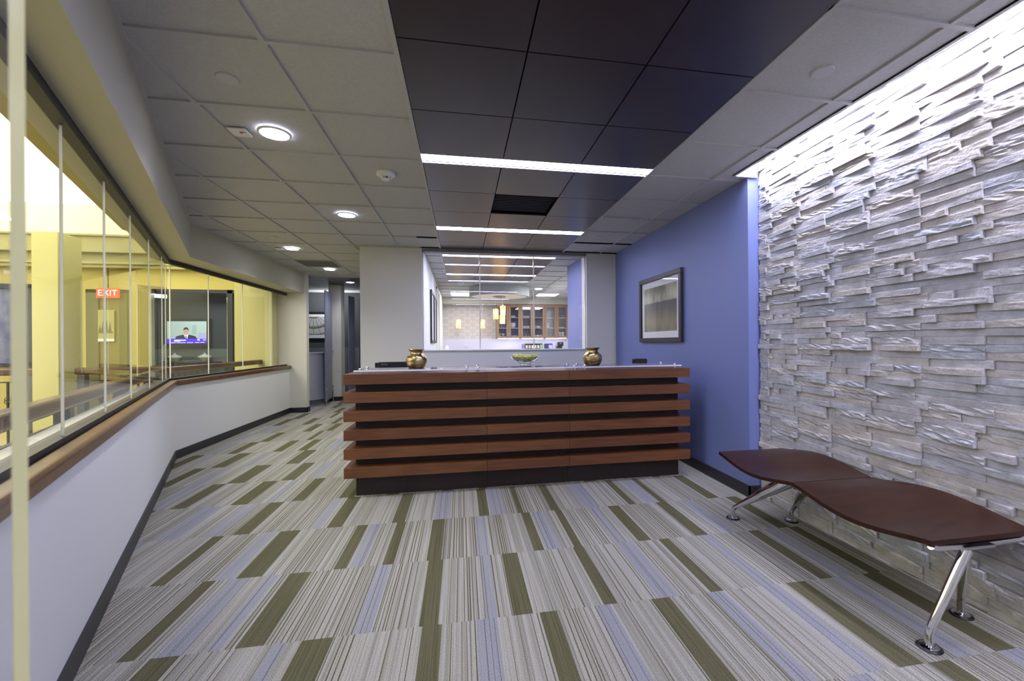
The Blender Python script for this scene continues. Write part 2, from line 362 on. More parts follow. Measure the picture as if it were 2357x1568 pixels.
def carpet_row(mb, r, y0, y1, x0, x1):
    bl = sorted(bands.get(r, []), key=lambda t: t[1])
    bl = [b for b in bl if b[2] > x0 and b[1] < x1]
    rnd = random.Random(100 + r)
    def extra(a, b):
        x = a + rnd.uniform(.15, .35); out = []
        while x < b - .2:
            k = rnd.choice('oob'); wd = rnd.uniform(.06, .13); out.append((k, x, x + wd)); x += wd + rnd.uniform(.2, .6)
        return out
    if not bl: bl = extra(x0, x1)
    else:
        if bl[0][1] - x0 > .5: bl = extra(x0, bl[0][1] - .1) + bl
        if x1 - bl[-1][2] > .5: bl = bl + extra(bl[-1][2] + .1, x1)
    def put(a, b, m):
        a = max(a, x0); b = min(b, x1)
        if b - a > 0.0008: mb.add([(a, y0, 0), (b, y0, 0), (b, y1, 0), (a, y1, 0)], [(0, 1, 2, 3)], m)
    x = x0; dens = .35; nxt = x0
    for k, a, b in bl + [('e', x1, x1)]:
        while x < a - .001:
            if x > nxt: dens = rnd.choice([.12, .3, .5, .62]); nxt = x + rnd.uniform(.06, .22)
            wl = rnd.uniform(.005, .020) * (1.6 - dens); e = min(a, x + wl); put(x, e, rnd.choice([0, 0, 4])); x = e
            if rnd.random() < dens + .25 and x < a - .003:
                e = min(a, x + rnd.uniform(.0018, .005) * (0.8 + dens)); put(x, e, rnd.choice([3, 1, 1])); x = e
        if k == 'e': break
        if k == 'o':
            put(a, b, 1); x = b
        else:
            x = a
            while x < b - .001:
                e = min(b, x + rnd.uniform(.008, .022)); put(x, e, 2); x = e
                if x < b - .003: e = min(b, x + rnd.uniform(.0015, .004)); put(x, e, rnd.choice([0, 4, 3])); x = e
fl = MB()
for k in range(-9, 19):
    y0 = ROW0 + ROWP * k; r = 3 - k                # row 3 starts at y = 2.09
    if y0 > 13.9: break
    if y0 < BW: x0, x1 = (-3.34 if y0 > 2 else -1.9), 2.56
    else: x0, x1 = -3.34 if y0 < 9.5 else -4.6, 3.5
    carpet_row(fl, r, y0, y0 + ROWP, x0, x1)
struct('floor', fl, CARP, 'carpet tiles striped in pale grey, olive and lilac')
fa = MB(); fa.box(-10, 3.6, -4, 15, -0.05, -0.006)
struct('floor', fa, M['cream'], 'cream tiled floor beyond the glazing')

# ------------------------------------------------------------------ knee wall, glazing and soffit on the left
kw = MB()
kw.along(K0, K1, 0, 0.20, 0, 0.865); kw.prism([(-3.318, 5.686), (-3.318, 9.22), (-3.518, 9.22), (-3.518, 5.64)], 0, 0.865)
struct('wall_left', kw, M['wall'], 'pale low wall under the angled glazing')
pr = MB(); pr.box(-3.52, -3.005, 9.10, 9.24, 0, CEIL + .02); pr.box(-4.30, -3.06, 9.24, 9.30, 0, CEIL + .02)
struct('wall_left', pr, M['beige'], 'beige pier at the far end of the glazing')
pw = MB(); pw.box(-1.12, -0.97, -3.2, 0.80, 0, CEIL + .02)
struct('wall_left', pw, M['beige'], 'plain wall beside the photographer')
wf = MB(); wf.box(-1.12, 2.7, -3.3, -3.15, 0, CEIL + .02)
struct('wall_front', wf, M['beige'], 'wall behind the photographer')
bb = MB(); bb.along(K0, K1, -0.012, 0, 0, 0.10); bb.box(-3.318, -3.306, 5.66, 9.22, 0, .10); bb.box(-3.318, -2.993, 9.088, 9.10, 0, .10); bb.box(-3.005, -2.993, 9.088, 9.25, 0, .10)
struct('baseboard_left', bb, M['base'], 'black vinyl baseboard along the low wall')
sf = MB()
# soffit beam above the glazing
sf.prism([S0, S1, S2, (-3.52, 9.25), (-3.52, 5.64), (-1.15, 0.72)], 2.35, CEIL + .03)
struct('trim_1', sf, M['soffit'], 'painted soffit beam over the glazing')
def bent(x0, x1, z0, z1):
    # profile that follows both runs of the glazing, offsets measured outwards from the knee wall face
    m = MB(); d = Vector(K1) - Vector(K0); d.normalize(); nn = Vector((-d.y, d.x))
    a0 = Vector(K0) + nn * x0; a1 = Vector(K0) + nn * x1
    def corner(off):
        # intersection of the offset angled line with x = K1.x - off
        p = Vector(K0) + nn * off; t = (K1[0] - off - p.x) / d.x; return (K1[0] - off, p.y + d.y * t)
    m.prism([tuple(a0), corner(x0), corner(x1), tuple(a1)], z0, z1)
    m.prism([corner(x0), (K1[0] - x0, 9.22), (K1[0] - x1, 9.22), corner(x1)], z0, z1)
    return m
wr = thing('window_1', '', '')
del wr['category']; wr['kind'] = 'structure'; wr['label'] = 'angled frameless glazing above the low wall'
rail = bent(-.035, .045, .865, .930)
obj('wood_sill', rail, M['rail'], wr, bevel=.018, seg=4, label='polished brown wooden sill')
obj('lower_channel', bent(.045, .085, .90, .952), M['blackm'], wr)
obj('upper_channel', bent(.035, .085, 2.30, 2.352), M['blackm'], wr)
obj('outer_ledge', bent(.085, .22, .80, .925), M['awhite'], wr, label='white outer ledge')
obj('ledge_slot', bent(.125, .15, .9255, .928), M['post'], wr)
dK = (Vector(K1) - Vector(K0)).normalized(); nK = Vector((-dK.y, dK.x)); off = .062
LK = (Vector(K1) - Vector(K0)).length
cor = [LK - 0.02, LK - 0.80, LK - 1.6, LK - 2.4, LK - 3.2, LK - 4.0, LK - 4.8, 0]
cor = [LK + .01, LK - .46, LK - 1.37, LK - 2.26, LK - 3.065, LK - 3.85, LK - 4.65, 0.05]
for i in range(len(cor) - 1):
    a = Vector(K0) + dK * cor[i + 1] + nK * off; b = Vector(K0) + dK * cor[i] + nK * off
    ga = a + dK * .006; gb = b - dK * .006; g = sheet(ga.x, ga.y, gb.x, gb.y, .95, 2.30)
    obj('glass_pane', g, M['glass'], wr)
    e = MB(); e.along(a - dK * .003, a + dK * .003, -.004, .006, .95, 2.30); obj('glass_joint', e, M['edge'], wr)
ys = [5.72, 6.497, 7.42, 8.40, 9.21]
for i in range(4):
    g = sheet(-3.38, ys[i] + .006, -3.38, ys[i + 1] - .006, .95, 2.30); obj('glass_pane', g, M['glass'], wr)
    e = MB(); e.box(-3.386, -3.374, ys[i] - .004, ys[i] + .004, .95, 2.30); obj('glass_joint', e, M['edge'], wr)

# glass door leaf right beside the camera
gd = thing('glass_door', 'open clear glass door leaf at the far left edge, close to the camera', 'door', (-.62, .49, 0))
g = sheet(-.385, .458, -.96, .606, .02, 2.5); obj('glass_leaf', g, M['glass'], gd)
e = MB(); e.along((-.3835, .4515), (-.386, .4535), -.004, .005, .02, 2.5); obj('leaf_edge', e, mat('leaf_edge_tint', (.66, .65, .36), .15), gd)

# ------------------------------------------------------------------ ceilings
def poly_ceiling(name, polys, label, z=2.75):
    m = MB()
    for p in polys: m.prism(p, z, z + .02)
    return struct(name, m, M['tile'], label)
slant = [S0, S1, (-3.05, 9.55)]
poly_ceiling('ceiling', [
    [(DX0, -3.2), (DX0, BW + .1), (-1.42, BW + .1), (-1.42, 9.55), (-3.05, 9.55), (-3.05, 5.515), S0, (-.97, -3.2)],
    [(DX1, -3.2), (2.30, -3.2), (2.30, 3.28), (2.46, 3.28), (2.46, BW + .1), (DX1, BW + .1)]], 'suspended ceiling of pale square acoustic tiles')
poly_ceiling('ceiling', [
    [(-.60, BW + .1), (DX0, BW + .1), (DX0, 9.55), (-.60, 9.55)], [(-.70, 9.55), (3.6, 9.55), (3.6, 13.9), (-.70, 13.9)],
    [(DX1, BW + .1), (3.6, BW + .1), (3.6, 9.55), (DX1, 9.55)]], 'pale tiled ceiling of the back room')
bars = MB(); hb = .012
def bar_y(x, y0, y1, h=hb):
    if y1 > y0: bars.box(x - h, x + h, y0, y1, 2.738, 2.752)
def bar_x(y, x0, x1, h=hb):
    if x1 > x0: bars.box(x0, x1, y - h, y + h, 2.7375, 2.752)
GY = 2.775
for k in range(1, 5):
    x = DX0 - T * k
    ys0 = S0[1] + (x - S0[0]) / (S1[0] - S0[0]) * (S1[1] - S0[1]) if x < S0[0] else -3.1
    bar_y(x, ys0, BW if x > -1.42 else 9.55)
for k in range(-9, 12):
    y = GY + T * k
    xl = sx(y) if .8 < y < 5.5 else (-3.05 if y >= 5.5 else -.97)
    if y < BW: bar_x(y, xl, DX0)
    elif y < 9.5: bar_x(y, -3.05, -1.42)
    if y < BW: bar_x(y, DX1, 2.30 if y < 3.27 else 2.42)
bar_y(DX0 - hb, -3.1, BW); bar_y(DX1 + hb, -3.1, BW); bar_y(DX1 + T, -3.1, BW); bar_y(2.29, -3.1, 3.28, .01)
bar_x(BW - .01, -1.42, DX0, .01); bar_x(BW - .01, DX1, 2.42, .01); bar_y(-1.43, BW, 9.55, .01); bar_x(9.55, -3.05, -1.42, .01); bar_x(3.28, 2.29, 2.42, .01)
a = Vector(S0); b = Vector(S1); bars.along(a, b, -.02, 0, 2.736, 2.752); bars.box(-3.05, -3.03, 5.51, 9.55, 2.736, 2.752)
# back room grid
for k in range(-1, 14):
    y = GY + T * (k + 6)
    if y > 13.4: break
    if y < 9.5: bar_x(y, -.57, DX0); bar_x(y, DX1, 3.5)
    else: bar_x(y, -.65, 3.5)
bar_y(DX0 - hb, 6.7, 9.55); bar_y(DX1 + hb, 6.7, 9.55); bar_x(9.56, DX0, DX1)
for k in range(0, 7): bar_y(DX0 + T * k, 9.55 if k < 4 else 7.8, 13.4)
struct('trim_2', bars, M['tbar'], 'white suspended ceiling grid bars')

dk = MB(); gp = .004
def dark_zone(x0, n, ylist):
    for y0, y1 in ylist:
        for i in range(n): dk.box(x0 + T * i + gp, x0 + T * (i + 1) - gp, y0 + gp, y1 - gp, 2.742, 2.757)
zr = []
for s in (-2.71, -.72, 1.27, 3.26):
    e = s + .155
    for k in range(3): zr.append((e + T * k, min(e + T * (k + 1), s + 1.99)))
VENT = (4.63 - T, 4.63)
zr += [(5.415, 6.02), (6.02, 6.47), (6.60, 6.90), (7.03, 7.62), (7.62, 8.2), (8.2, 8.78), (8.93, 9.54)]
zr = [z for z in zr if z[1] > z[0]]
for y0, y1 in zr:
    for i in range(3):
        if i == 1 and 4.0 < y0 < 4.1: continue
        dk.box(DX0 + T * i + gp, DX0 + T * (i + 1) - gp, y0 + gp, y1 - gp, 2.742, 2.757)
dk.box(DX0, DX1, -3.2, 9.55, 2.815, 2.83, 1)
# corridor dark ceiling
for i in range(5):
    for k in range(4): dk.box(-4.7 + T * i + gp, -4.7 + T * (i + 1) - gp, 9.57 + T * k + gp, 9.57 + T * (k + 1) - gp, 2.742, 2.757)
dk.box(-1.65, -.9, 9.57, 12, 2.742, 2.757); dk.box(-4.7, -.9, 9.57, 12.1, 2.77, 2.79, 1)
struct('ceiling', dk, [M['dpanel'], M['gap']], 'satin dark plum ceiling panels with black reveals')

# linear strip lights across the dark band
def strip(y0, y1, label, thin=True):
    t = thing('linear_ceiling_light', label, 'ceiling light', ((DX0 + DX1) / 2, (y0 + y1) / 2, 2.742), 'linear lights across the dark ceiling')
    h = MB(); h.box(DX0, DX1, y0, y1, 2.775, 2.80); h.box(DX0, DX1, y0 - .001, y0 + .004, 2.744, 2.78); h.box(DX0, DX1, y1 - .004, y1 + .001, 2.744, 2.78)
    obj('housing', h, M['white'], t)
    l1 = MB(); w_ = y1 - y0; l1.box(DX0 + .01, DX1 - .01, y0 + .008, y0 + w_ * .72, 2.745, 2.765); obj('diffuser', l1, M['strip'], t)
    l3 = MB(); l3.box(DX0, DX1, y0 + w_ * .73, y0 + w_ * .84, 2.744, 2.768); obj('baffle', l3, M['steel'], t)
    l2 = MB(); l2.box(DX0 + .01, DX1 - .01, y0 + w_ * .86, y1 - .006, 2.745, 2.765); obj('diffuser', l2, M['strip'], t)
    return t
strip(-2.71, -2.56, 'linear ceiling light farthest behind the photographer'); strip(-.72, -.565, 'linear ceiling light behind the photographer')
strip(1.27, 1.425, 'linear ceiling light just above the top edge of the picture')
strip(3.26, 3.415, 'long bright linear light across the dark ceiling in front of the desk')
strip(5.25, 5.405, 'linear light in the dark ceiling beyond the black square vent')
strip(6.90, 7.03, 'nearer linear light in the dark ceiling behind the interior window')
strip(8.78, 8.93, 'farther linear light in the dark ceiling behind the interior window')

v = thing('ceiling_vent', 'black square slotted vent set in the dark ceiling panels', 'vent', (.63, 4.32, 2.76))
m_ = MB(); m_.box(DX0 + T + .006, DX0 + 2 * T - .006, 4.024, 4.63, 2.790, 2.80); obj('plenum', m_, M['gap'], v)
m_ = MB()
for k in range(12): m_.box(DX0 + T + .01, DX0 + 2 * T - .01, 4.045 + k * .049, 4.052 + k * .049, 2.765, 2.785)
obj('slats', m_, M['navy'], v)

# downlights
def downlight(x, y, label, dark=False):
    t = thing('recessed_downlight', label, 'downlight', (x, y, 2.742), 'round recessed downlights')
    m = MB(); m.lathe([(.098, -.004), (.100, .004), (.086, .004), (.086, -.006), (.098, -.004)], x, y, 2.738, 40); obj('trim_ring', m, M['white'], t, smooth=2)
    m = MB(); m.lathe([(0, 0), (.086, 0), (.086, .004), (0, .004)], x, y, 2.735, 32); obj('lens', m, M['down'], t)
    return t
d0 = downlight(-1.207, 3.089, 'nearest recessed downlight in the left ceiling, beside the small test plate')
dup(d0, (-1.21, 4.913, 2.742), 'second downlight, in the tile row beyond the smoke detector')
dup(d0, (-2.42, 6.764, 2.742), 'third downlight, along the soffit just before the grey grille')
dup(d0, (-2.41, 8.547, 2.742), 'fourth downlight, between the grey grille and the dark corridor ceiling')
dup(d0, (-2.46, 10.25, 2.742), 'downlight shining in the dark corridor ceiling')
dup(d0, (2.0, 11.0, 2.742), 'downlight in the back room ceiling right of the drum')
def disc(x, y, label):
    m = MB(); m.lathe([(0, -.006), (.05, -.006), (.052, -.003), (.052, .008), (0, .008)], x, y, 2.746, 28)
    return recenter(tag(obj('sprinkler_cover', m, M['cover'], smooth=2), label, 'sprinkler cover', 'flat round sprinkler covers'), (x, y, 2.742))
disc(-1.205, 2.503, 'flat round cover plate near the top left, above the test plate')
disc(1.872, 1.94, 'flat round cover plate in the right ceiling strip near the stone wall light')
disc(-2.407, 6.111, 'small round cover plate before the third downlight')
disc(1.84, 5.489, 'small round cover plate in the right ceiling strip near the blue wall')
disc(-2.40, 9.16, 'small round cover plate beyond the fourth downlight')
disc(-.40, 8.58, 'round cover plate in the back room ceiling left of the dark band')
def smoke(x, y, label):
    t = thing('smoke_detector', label, 'smoke detector', (x, y, 2.742))
    m = MB(); m.lathe([(0, .008), (.072, .008), (.075, 0), (.073, -.016), (.058, -.026), (.0, -.026)], x, y, 2.742, 32); obj('base', m, M['white'], t, smooth=2)
    m = MB()
    for k in range(8):
        a = 2 * pi * k / 8; m.tube([(x + .05 * cos(a), y + .05 * sin(a), 2.718), (x + .028 * cos(a), y + .028 * sin(a), 2.69)], .004, 6)
    m.lathe([(0, -.052), (.028, -.052), (.031, -.046), (.028, -.04), (0, -.04)], x, y, 2.742, 20); obj('sensor_cage', m, M['white'], t)
    m = MB(); m.lathe([(0, -.046), (.017, -.044), (.017, -.024), (0, -.024)], x, y, 2.742, 14); obj('sensor', m, M['black'], t)
smoke(-.602, 3.685, 'white domed smoke detector on the left tiled ceiling')
smoke(-.006, 10.056, 'white domed smoke detector on the back room ceiling')
t = thing('test_plate', 'small white rectangular ceiling plate with a red dot beside the nearest downlight', 'ceiling plate', (-1.41, 3.10, 2.742))
m = MB(); m.box(-1.475, -1.365, 3.045, 3.155, 2.729, 2.74); obj('plate', m, M['white'], t, bevel=.003)
m = MB(); m.lathe([(0, 0), (.009, 0), (.009, .006), (0, .006)], -1.405, 3.085, 2.724, 16); obj('red_button', m, M['red'], t, label='dark red button')
m = MB(); m.box(-1.395, -1.375, 3.080, 3.084, 2.727, 2.73); obj('markings', m, M['black'], t)
m = MB(); m.box(-2.65, -2.55, 6.74, 6.84, 2.729, 2.74)
recenter(tag(obj('test_plate', m, M['white'], bevel=.003), 'small white ceiling plate beside the third downlight', 'ceiling plate'), (-2.6, 6.79, 2.742))
t = thing('return_grille', 'grey return air grille filling one tile of the corridor ceiling', 'vent', (-2.42, 7.96, 2.742))
m = MB(); m.box(-2.72, -2.125, 7.675, 8.25, 2.734, 2.742); obj('frame', m, mat('grille_grey', (.22, .22, .21), .6), t)
m = MB()
for k in range(18): m.box(-2.70, -2.145, 7.70 + k * .03, 7.712 + k * .03, 2.730, 2.734)
obj('louvres', m, mat('grille_louvre', (.16, .16, .155), .6), t)

# cove over the stone wall
cv = MB(); cv.box(2.28, 2.295, -3.2, 3.29, 2.742, 2.98); cv.box(2.28, 2.62, -3.2, 3.29, 2.98, 2.995); cv.box(2.295, 2.5, 3.262, 3.28, 2.735, 2.98)
struct('trim_3', cv, M['white'], 'white light slot along the top of the stone wall')
t = thing('cove_light', 'long bright cool white cove light grazing the stone wall', 'cove light', (2.36, .05, 2.9))
m = MB(); m.box(2.30, 2.40, -3.1, 3.25, 2.93, 2.97); obj('housing', m, M['white'], t)
m = MB(); m.box(2.305, 2.395, -3.1, 3.245, 2.915, 2.93); obj('lamp', m, M['cove'], t)

# ------------------------------------------------------------------ stone wall
sw = MB(); rs = random.Random(3)
RH = .0385; PJ = .296; z = 0; row = 0
while z < 2.97:
    h = RH + (0.004 if row % 3 == 0 else 0)
    z1 = min(z + h, 2.975)
    # ledger panels: joints line up in columns, stepped by a few centimetres from row to row
    step = rs.choice([-.035, 0, 0, .035]); js = [3.285]; yj = 3.285 - .13 + step
    while yj > -2.2:
        if rs.random() > .12: js.append(yj)
        if rs.random() < .10: js.append(yj - PJ * rs.uniform(.35, .65))
        yj -= PJ
    js = sorted(js)
    for y, y1 in zip(js[:-1], js[1:]):
        if rs.random() < .72:
            near = rs.uniform(.018, .044); far = rs.uniform(.002, .014)
        else:
            near = rs.uniform(.004, .020); far = near + rs.uniform(-.006, .010)
        base = (near + far) / 2; slope = -(near - far) / 2
        n = max(1, int((y1 - y) / .03)); mi = rs.choice([0, 0, 1, 2])
        rough = rs.choice([.0006, .001, .0015, .005])
        vs = []
        for i in range(n + 1):
            tt = i / n; yy = y + .0006 + (y1 - y - .0012) * tt
            p = max(.001, base + slope * (tt - .5) * 2)
            for j, fz in enumerate((0, .2, .5, .8, 1)):
                pj = p + rs.uniform(-rough, rough) * (0.4 if j in (0, 4) else 1)
                if j == 4: pj -= .0015
                vs.append((2.535 - pj, yy, z + .0006 + (z1 - z - .0012) * fz))
        o = len(vs)
        fs = []
        for i in range(n):
            for j in range(4): fs.append((i * 5 + j, i * 5 + j + 1, (i + 1) * 5 + j + 1, (i + 1) * 5 + j))
        # top, bottom and end faces back to the bed
        for i in range(n + 1): vs.append((2.545, vs[i * 5][1], z)); vs.append((2.545, vs[i * 5][1], z1))
        for i in range(n):
            fs.append((i * 5, (i + 1) * 5, o + 2 * (i + 1), o + 2 * i)); fs.append(((i + 1) * 5 + 4, i * 5 + 4, o + 2 * i + 1, o + 2 * (i + 1) + 1))
        fs.append((0, o, o + 1, 4, 3, 2, 1)); k = n * 5; fs.append((k, k + 1, k + 2, k + 3, k + 4, o + 2 * n + 1, o + 2 * n))
        sw.add(vs, fs, mi)
    z = z1; row += 1
sw.box(2.545, 2.62, -3.2, 3.3, 0, 2.98, 0)
struct('wall_right', sw, [M['st1'], M['st2'], M['st3']], 'split-face ledgestone wall in grey and buff')
bw = MB(); bw.box(2.425, 2.62, 3.29, BW + .3, 0, CEIL + .01)
struct('wall_right', bw, M['blue'], 'blue painted wall beside the reception desk')
bb = MB(); bb.box(2.413, 2.425, 3.278, BW, 0, .10); bb.box(2.413, 2.52, 3.278, 3.29, 0, .10)
struct('baseboard_right', bb, M['base'], 'black vinyl baseboard of the blue wall')

# ------------------------------------------------------------------ wall behind the desk with the interior window
wb = MB(); wb.box(-1.425, -.56, BW, 12.0, 0, CEIL + .01)
struct('wall_back', wb, M['beige'], 'beige wall block left of the interior window')
wb = MB(); wb.box(1.945, 2.425, BW, 6.75, 0, CEIL + .01)
struct('wall_back', wb, M['beige'], 'beige pier right of the interior window')
wb = MB(); wb.box(-.56, 1.945, BW, BW + .14, 0, 1.225)
struct('wall_back', wb, M['wall'], 'pale wall below the interior window')
wb = MB(); wb.box(1.965, 2.62, 6.75, 7.78, 0, CEIL + .01)
struct('wall_back', wb, M['blue'], 'blue wall end seen through the interior window')
w3 = thing('window_3', '', ''); del w3['category']; w3['kind'] = 'structure'; w3['label'] = 'frameless interior window behind the desk'
m = MB(); m.box(-.56, 1.945, BW - .02, BW + .16, 1.225, 1.246); obj('window_sill', m, M['wall'], w3, bevel=.003)
m = MB(); m.box(-.56, 1.945, BW - .005, BW + .12, 2.695, 2.75); obj('head_channel', m, mat('head_grey', (.20, .20, .23), .5), w3)
m = MB(); m.box(-.56, -.548, BW + .05, BW + .08, 1.246, 2.695); m.box(1.933, 1.945, BW + .05, BW + .08, 1.246, 2.695); obj('side_channel', m, M['steel'], w3)
for x0, x1 in ((-.548, .278), (.290, 1.106), (1.118, 1.933)):
    m = sheet(x0, BW + .064, x1, BW + .064, 1.246, 2.695); obj('glass_pane', m, M['glass'], w3)
for x in (.284, 1.112):
    m = MB(); m.box(x - .008, x + .008, BW + .058, BW + .071, 1.246, 2.695); obj('glass_joint', m, M['edge'], w3)

# ------------------------------------------------------------------ reception desk
rd = thing('reception_desk', 'long reception desk faced with cherry wood slats over dark panels', 'reception desk', (.61, 4.3, 0))
XS = [(-.995, .2235), (.2260, .9905), (.9930, 2.212)]
CS = [(-.923, .2240), (.2255, .9910), (.9925, 2.147)]
for i, (x0, x1) in enumerate(CS):
    m = MB(); m.box(x0, x1, 4.0, 4.60, 0, 1.0); obj('base_panel', m, M['deskdark'], rd, bevel=.001)
zt = [1.080, .922, .762, .600, .438, .276]
for j, z1 in enumerate(zt):
    for i, (x0, x1) in enumerate(XS):
        m = MB(); m.box(x0, x1, 3.88, 4.64 if j else 4.30, z1 - .089, z1)
        o = obj('slat', m, M['desk'] if (i + j) % 3 else M['desk2'], rd, bevel=.0012)
m = MB(); m.box(-.92, 2.14, 4.30, 4.60, 1.0, 1.03); obj('rear_deck', m, M['deskdark'], rd)
m = MB(); m.box(-.92, 2.14, 4.60, 5.15, .72, .75); obj('work_surface', m, M['deskdark'], rd)
for q in (-.92, 2.10):
    m = MB(); m.box(q, q + .04, 4.6, 5.15, 0, .72); obj('side_panel', m, M['deskdark'], rd)
GX = [(-.905, .095), (.105, 1.095), (1.105, 2.110)]
for x0, x1 in GX:
    m = MB(); m.box(x0, x1, 3.855, 4.235, 1.103, 1.115)
    g = obj('glass_top', m, [M['glass_top'], M['edge_lit'] if 'edge_lit' in M else mat('polished_glass_edge', (.78, .80, .95), .15)], rd)
    for p in g.data.polygons:
        if abs(p.normal.z) < .5: p.material_index = 1
    for sx_ in (x0 + .045, x1 - .045):
        for sy_ in (3.90, 4.19):
            m = MB(); m.lathe([(0, 1.080), (.012, 1.080), (.012, 1.103), (0, 1.103)], sx_, sy_, 0, 20); m.lathe([(0, 1.115), (.013, 1.115), (.014, 1.122), (.011, 1.130), (0, 1.130)], sx_, sy_, 0, 20)
            obj('standoff', m, M['chrome'], rd, smooth=2)

# items on the desk
def vase(x, label):
    m = MB()
    m.lathe([(0, 0), (.066, 0), (.073, .005), (.084, .026), (.092, .055), (.0935, .078), (.088, .098), (.074, .115), (.060, .127), (.053, .136), (.052, .144), (.057, .155), (.068, .165), (.074, .170), (.073, .173), (.066, .170), (.052, .155), (.046, .142), (.05, .120), (.05, .05), (0, .02)], x, 4.06, 1.1155, 48)
    return recenter(tag(obj('brass_vase', m, M['brass'], smooth=True), label, 'vase', 'brass vases on the desk'), (x, 4.06, 1.1155))
vase(-.405, 'round-bellied mottled brass vase on the left of the desk, beside the black monitor')
vase(1.275, 'greenish brass vase on the right of the desk, nearest the blue wall')
t = thing('glass_bowl', 'clear flared glass bowl standing at the middle of the desk', 'bowl', (.605, 4.06, 1.1155))
m = MB(); m.lathe([(0, 0), (.055, 0), (.057, .006), (.052, .020), (.052, .024), (.075, .034), (.112, .056), (.148, .092), (.144, .092), (.108, .060), (.07, .040), (0, .030)], .605, 4.06, 1.1155, 40)
bg = bpy.data.materials.new('bowl_glass'); bg.use_nodes = True; bb_ = bg.node_tree.nodes['Principled BSDF']
M['bowlglass'] = glass('bowl_glass_thin', (.93, .95, .98), 0.02, 1.5, 3.0)
obj('bowl', m, M['bowlglass'], t, smooth=2)
m = MB(); rp = random.Random(5)
for k in range(620):
    a = rp.uniform(0, 2 * pi); rr = sqrt(rp.random()) * .118; x = .605 + rr * cos(a); y = 4.06 + rr * sin(a)
    zz = 1.1155 + max(.044, (rr - .07) * .9 + .050) + rp.random() * .062 * max(.35, 1 - rr / .2); s = rp.uniform(.006, .010)
    R = Matrix.Rotation(rp.uniform(0, 6), 3, Vector((rp.random(), rp.random(), rp.random() + .1)).normalized())
    vs = [Vector((x, y, zz)) + R @ Vector(q) * s for q in ((1, 0, 0), (-1, 0, 0), (0, .8, 0), (0, -.8, 0), (0, 0, .8), (0, 0, -.8))]
    m.add(vs, [(0, 2, 4), (2, 1, 4), (1, 3, 4), (3, 0, 4), (2, 0, 5), (1, 2, 5), (3, 1, 5), (0, 3, 5)], rp.choice([0, 0, 1, 2]))
tag(obj('wrapped_sweets', m, [mat('sweet_green', (.62, .72, .12), .35), mat('sweet_yellow', (.88, .86, .28), .35), mat('sweet_cream', (.85, .85, .60), .35)]), 'heap of small yellow green sweets filling the glass bowl', 'sweets', kind='stuff')

def text(s, name, size, loc, rot, m, parent=None, ext=.0006):
    cu = bpy.data.curves.new(name, 'FONT'); cu.body = s; cu.size = size; cu.extrude = ext; cu.align_x = 'CENTER'; cu.align_y = 'CENTER'
    o = bpy.data.objects.new(name, cu); C.objects.link(o)
    bpy.context.view_layer.update(); dg = bpy.context.evaluated_depsgraph_get()
    me = bpy.data.meshes.new_from_object(o.evaluated_get(dg)); bpy.data.objects.remove(o); me.materials.clear(); me.materials.append(m)
    o = bpy.data.objects.new(name, me); C.objects.link(o)
    off = Vector((0, 0, 0)); p = parent
    while p: off += p.location; p = p.parent
    me.transform(Matrix.Translation(Vector(loc)) @ rot.to_matrix().to_4x4()); me.transform(Matrix.Translation(-off))
    if parent: o.parent = parent
    return o
from mathutils import Euler
def monitor(cx, cy, ang, wd, ht, ztop, label, name='monitor', word=None):
    t = thing(name, label, 'monitor', (cx, cy, .75))
    c, s = cos(ang), sin(ang)
    def slab(x0, x1, y0, y1, z0, z1):
        m = MB(); m.box(x0, x1, y0, y1, z0, z1); m.v = [(cx + x * c - y * s, cy + x * s + y * c, z_) for x, y, z_ in m.v]; return m
    obj('screen_bezel', slab(-wd / 2, wd / 2, .0, .02, ztop - ht, ztop - .008), M['black'], t, bevel=.004)
    obj('back_cover', slab(-wd / 2 + .035, wd / 2 - .01, -.03, .0, ztop - ht + .02, ztop), M['black'], t, bevel=.008)
    obj('neck', slab(-.03, .03, -.05, -.03, .76, ztop - ht / 2), M['black'], t)
    obj('foot', slab(-.12, .12, -.13, .07, .75, .762), M['black'], t, bevel=.004)
    if word: text(word, 'lettering', .017, (cx - .075 * c, cy - .0315 - .075 * s, ztop - .026), Euler((pi / 2, 0, ang)), M['silver'], t)
    return t
monitor(-.733, 4.80, radians(4), .35, .30, 1.147, 'black monitor seen from behind over the left end of the desk', word='Samsung')
monitor(2.055, 4.72, radians(-24), .17, .17, 1.148, 'small black tilted screen over the right end of the desk')
# low chrome tray and small peach box behind the counter glass
m = MB(); m.box(-.30, -.16, 4.42, 4.52, 1.03, 1.105); recenter(tag(obj('pen_holder', m, M['steel'], bevel=.004), 'chrome desk organiser behind the counter glass, right of the left vase', 'desk organiser'), (-.23, 4.47, 1.03))
m = MB(); m.box(-.03, .01, 4.40, 4.44, 1.03, 1.105); recenter(tag(obj('note_box', m, mat('peach_card', (.7, .35, .2), .6), bevel=.002), 'tiny peach coloured box behind the counter glass', 'box'), (-.01, 4.42, 1.03))

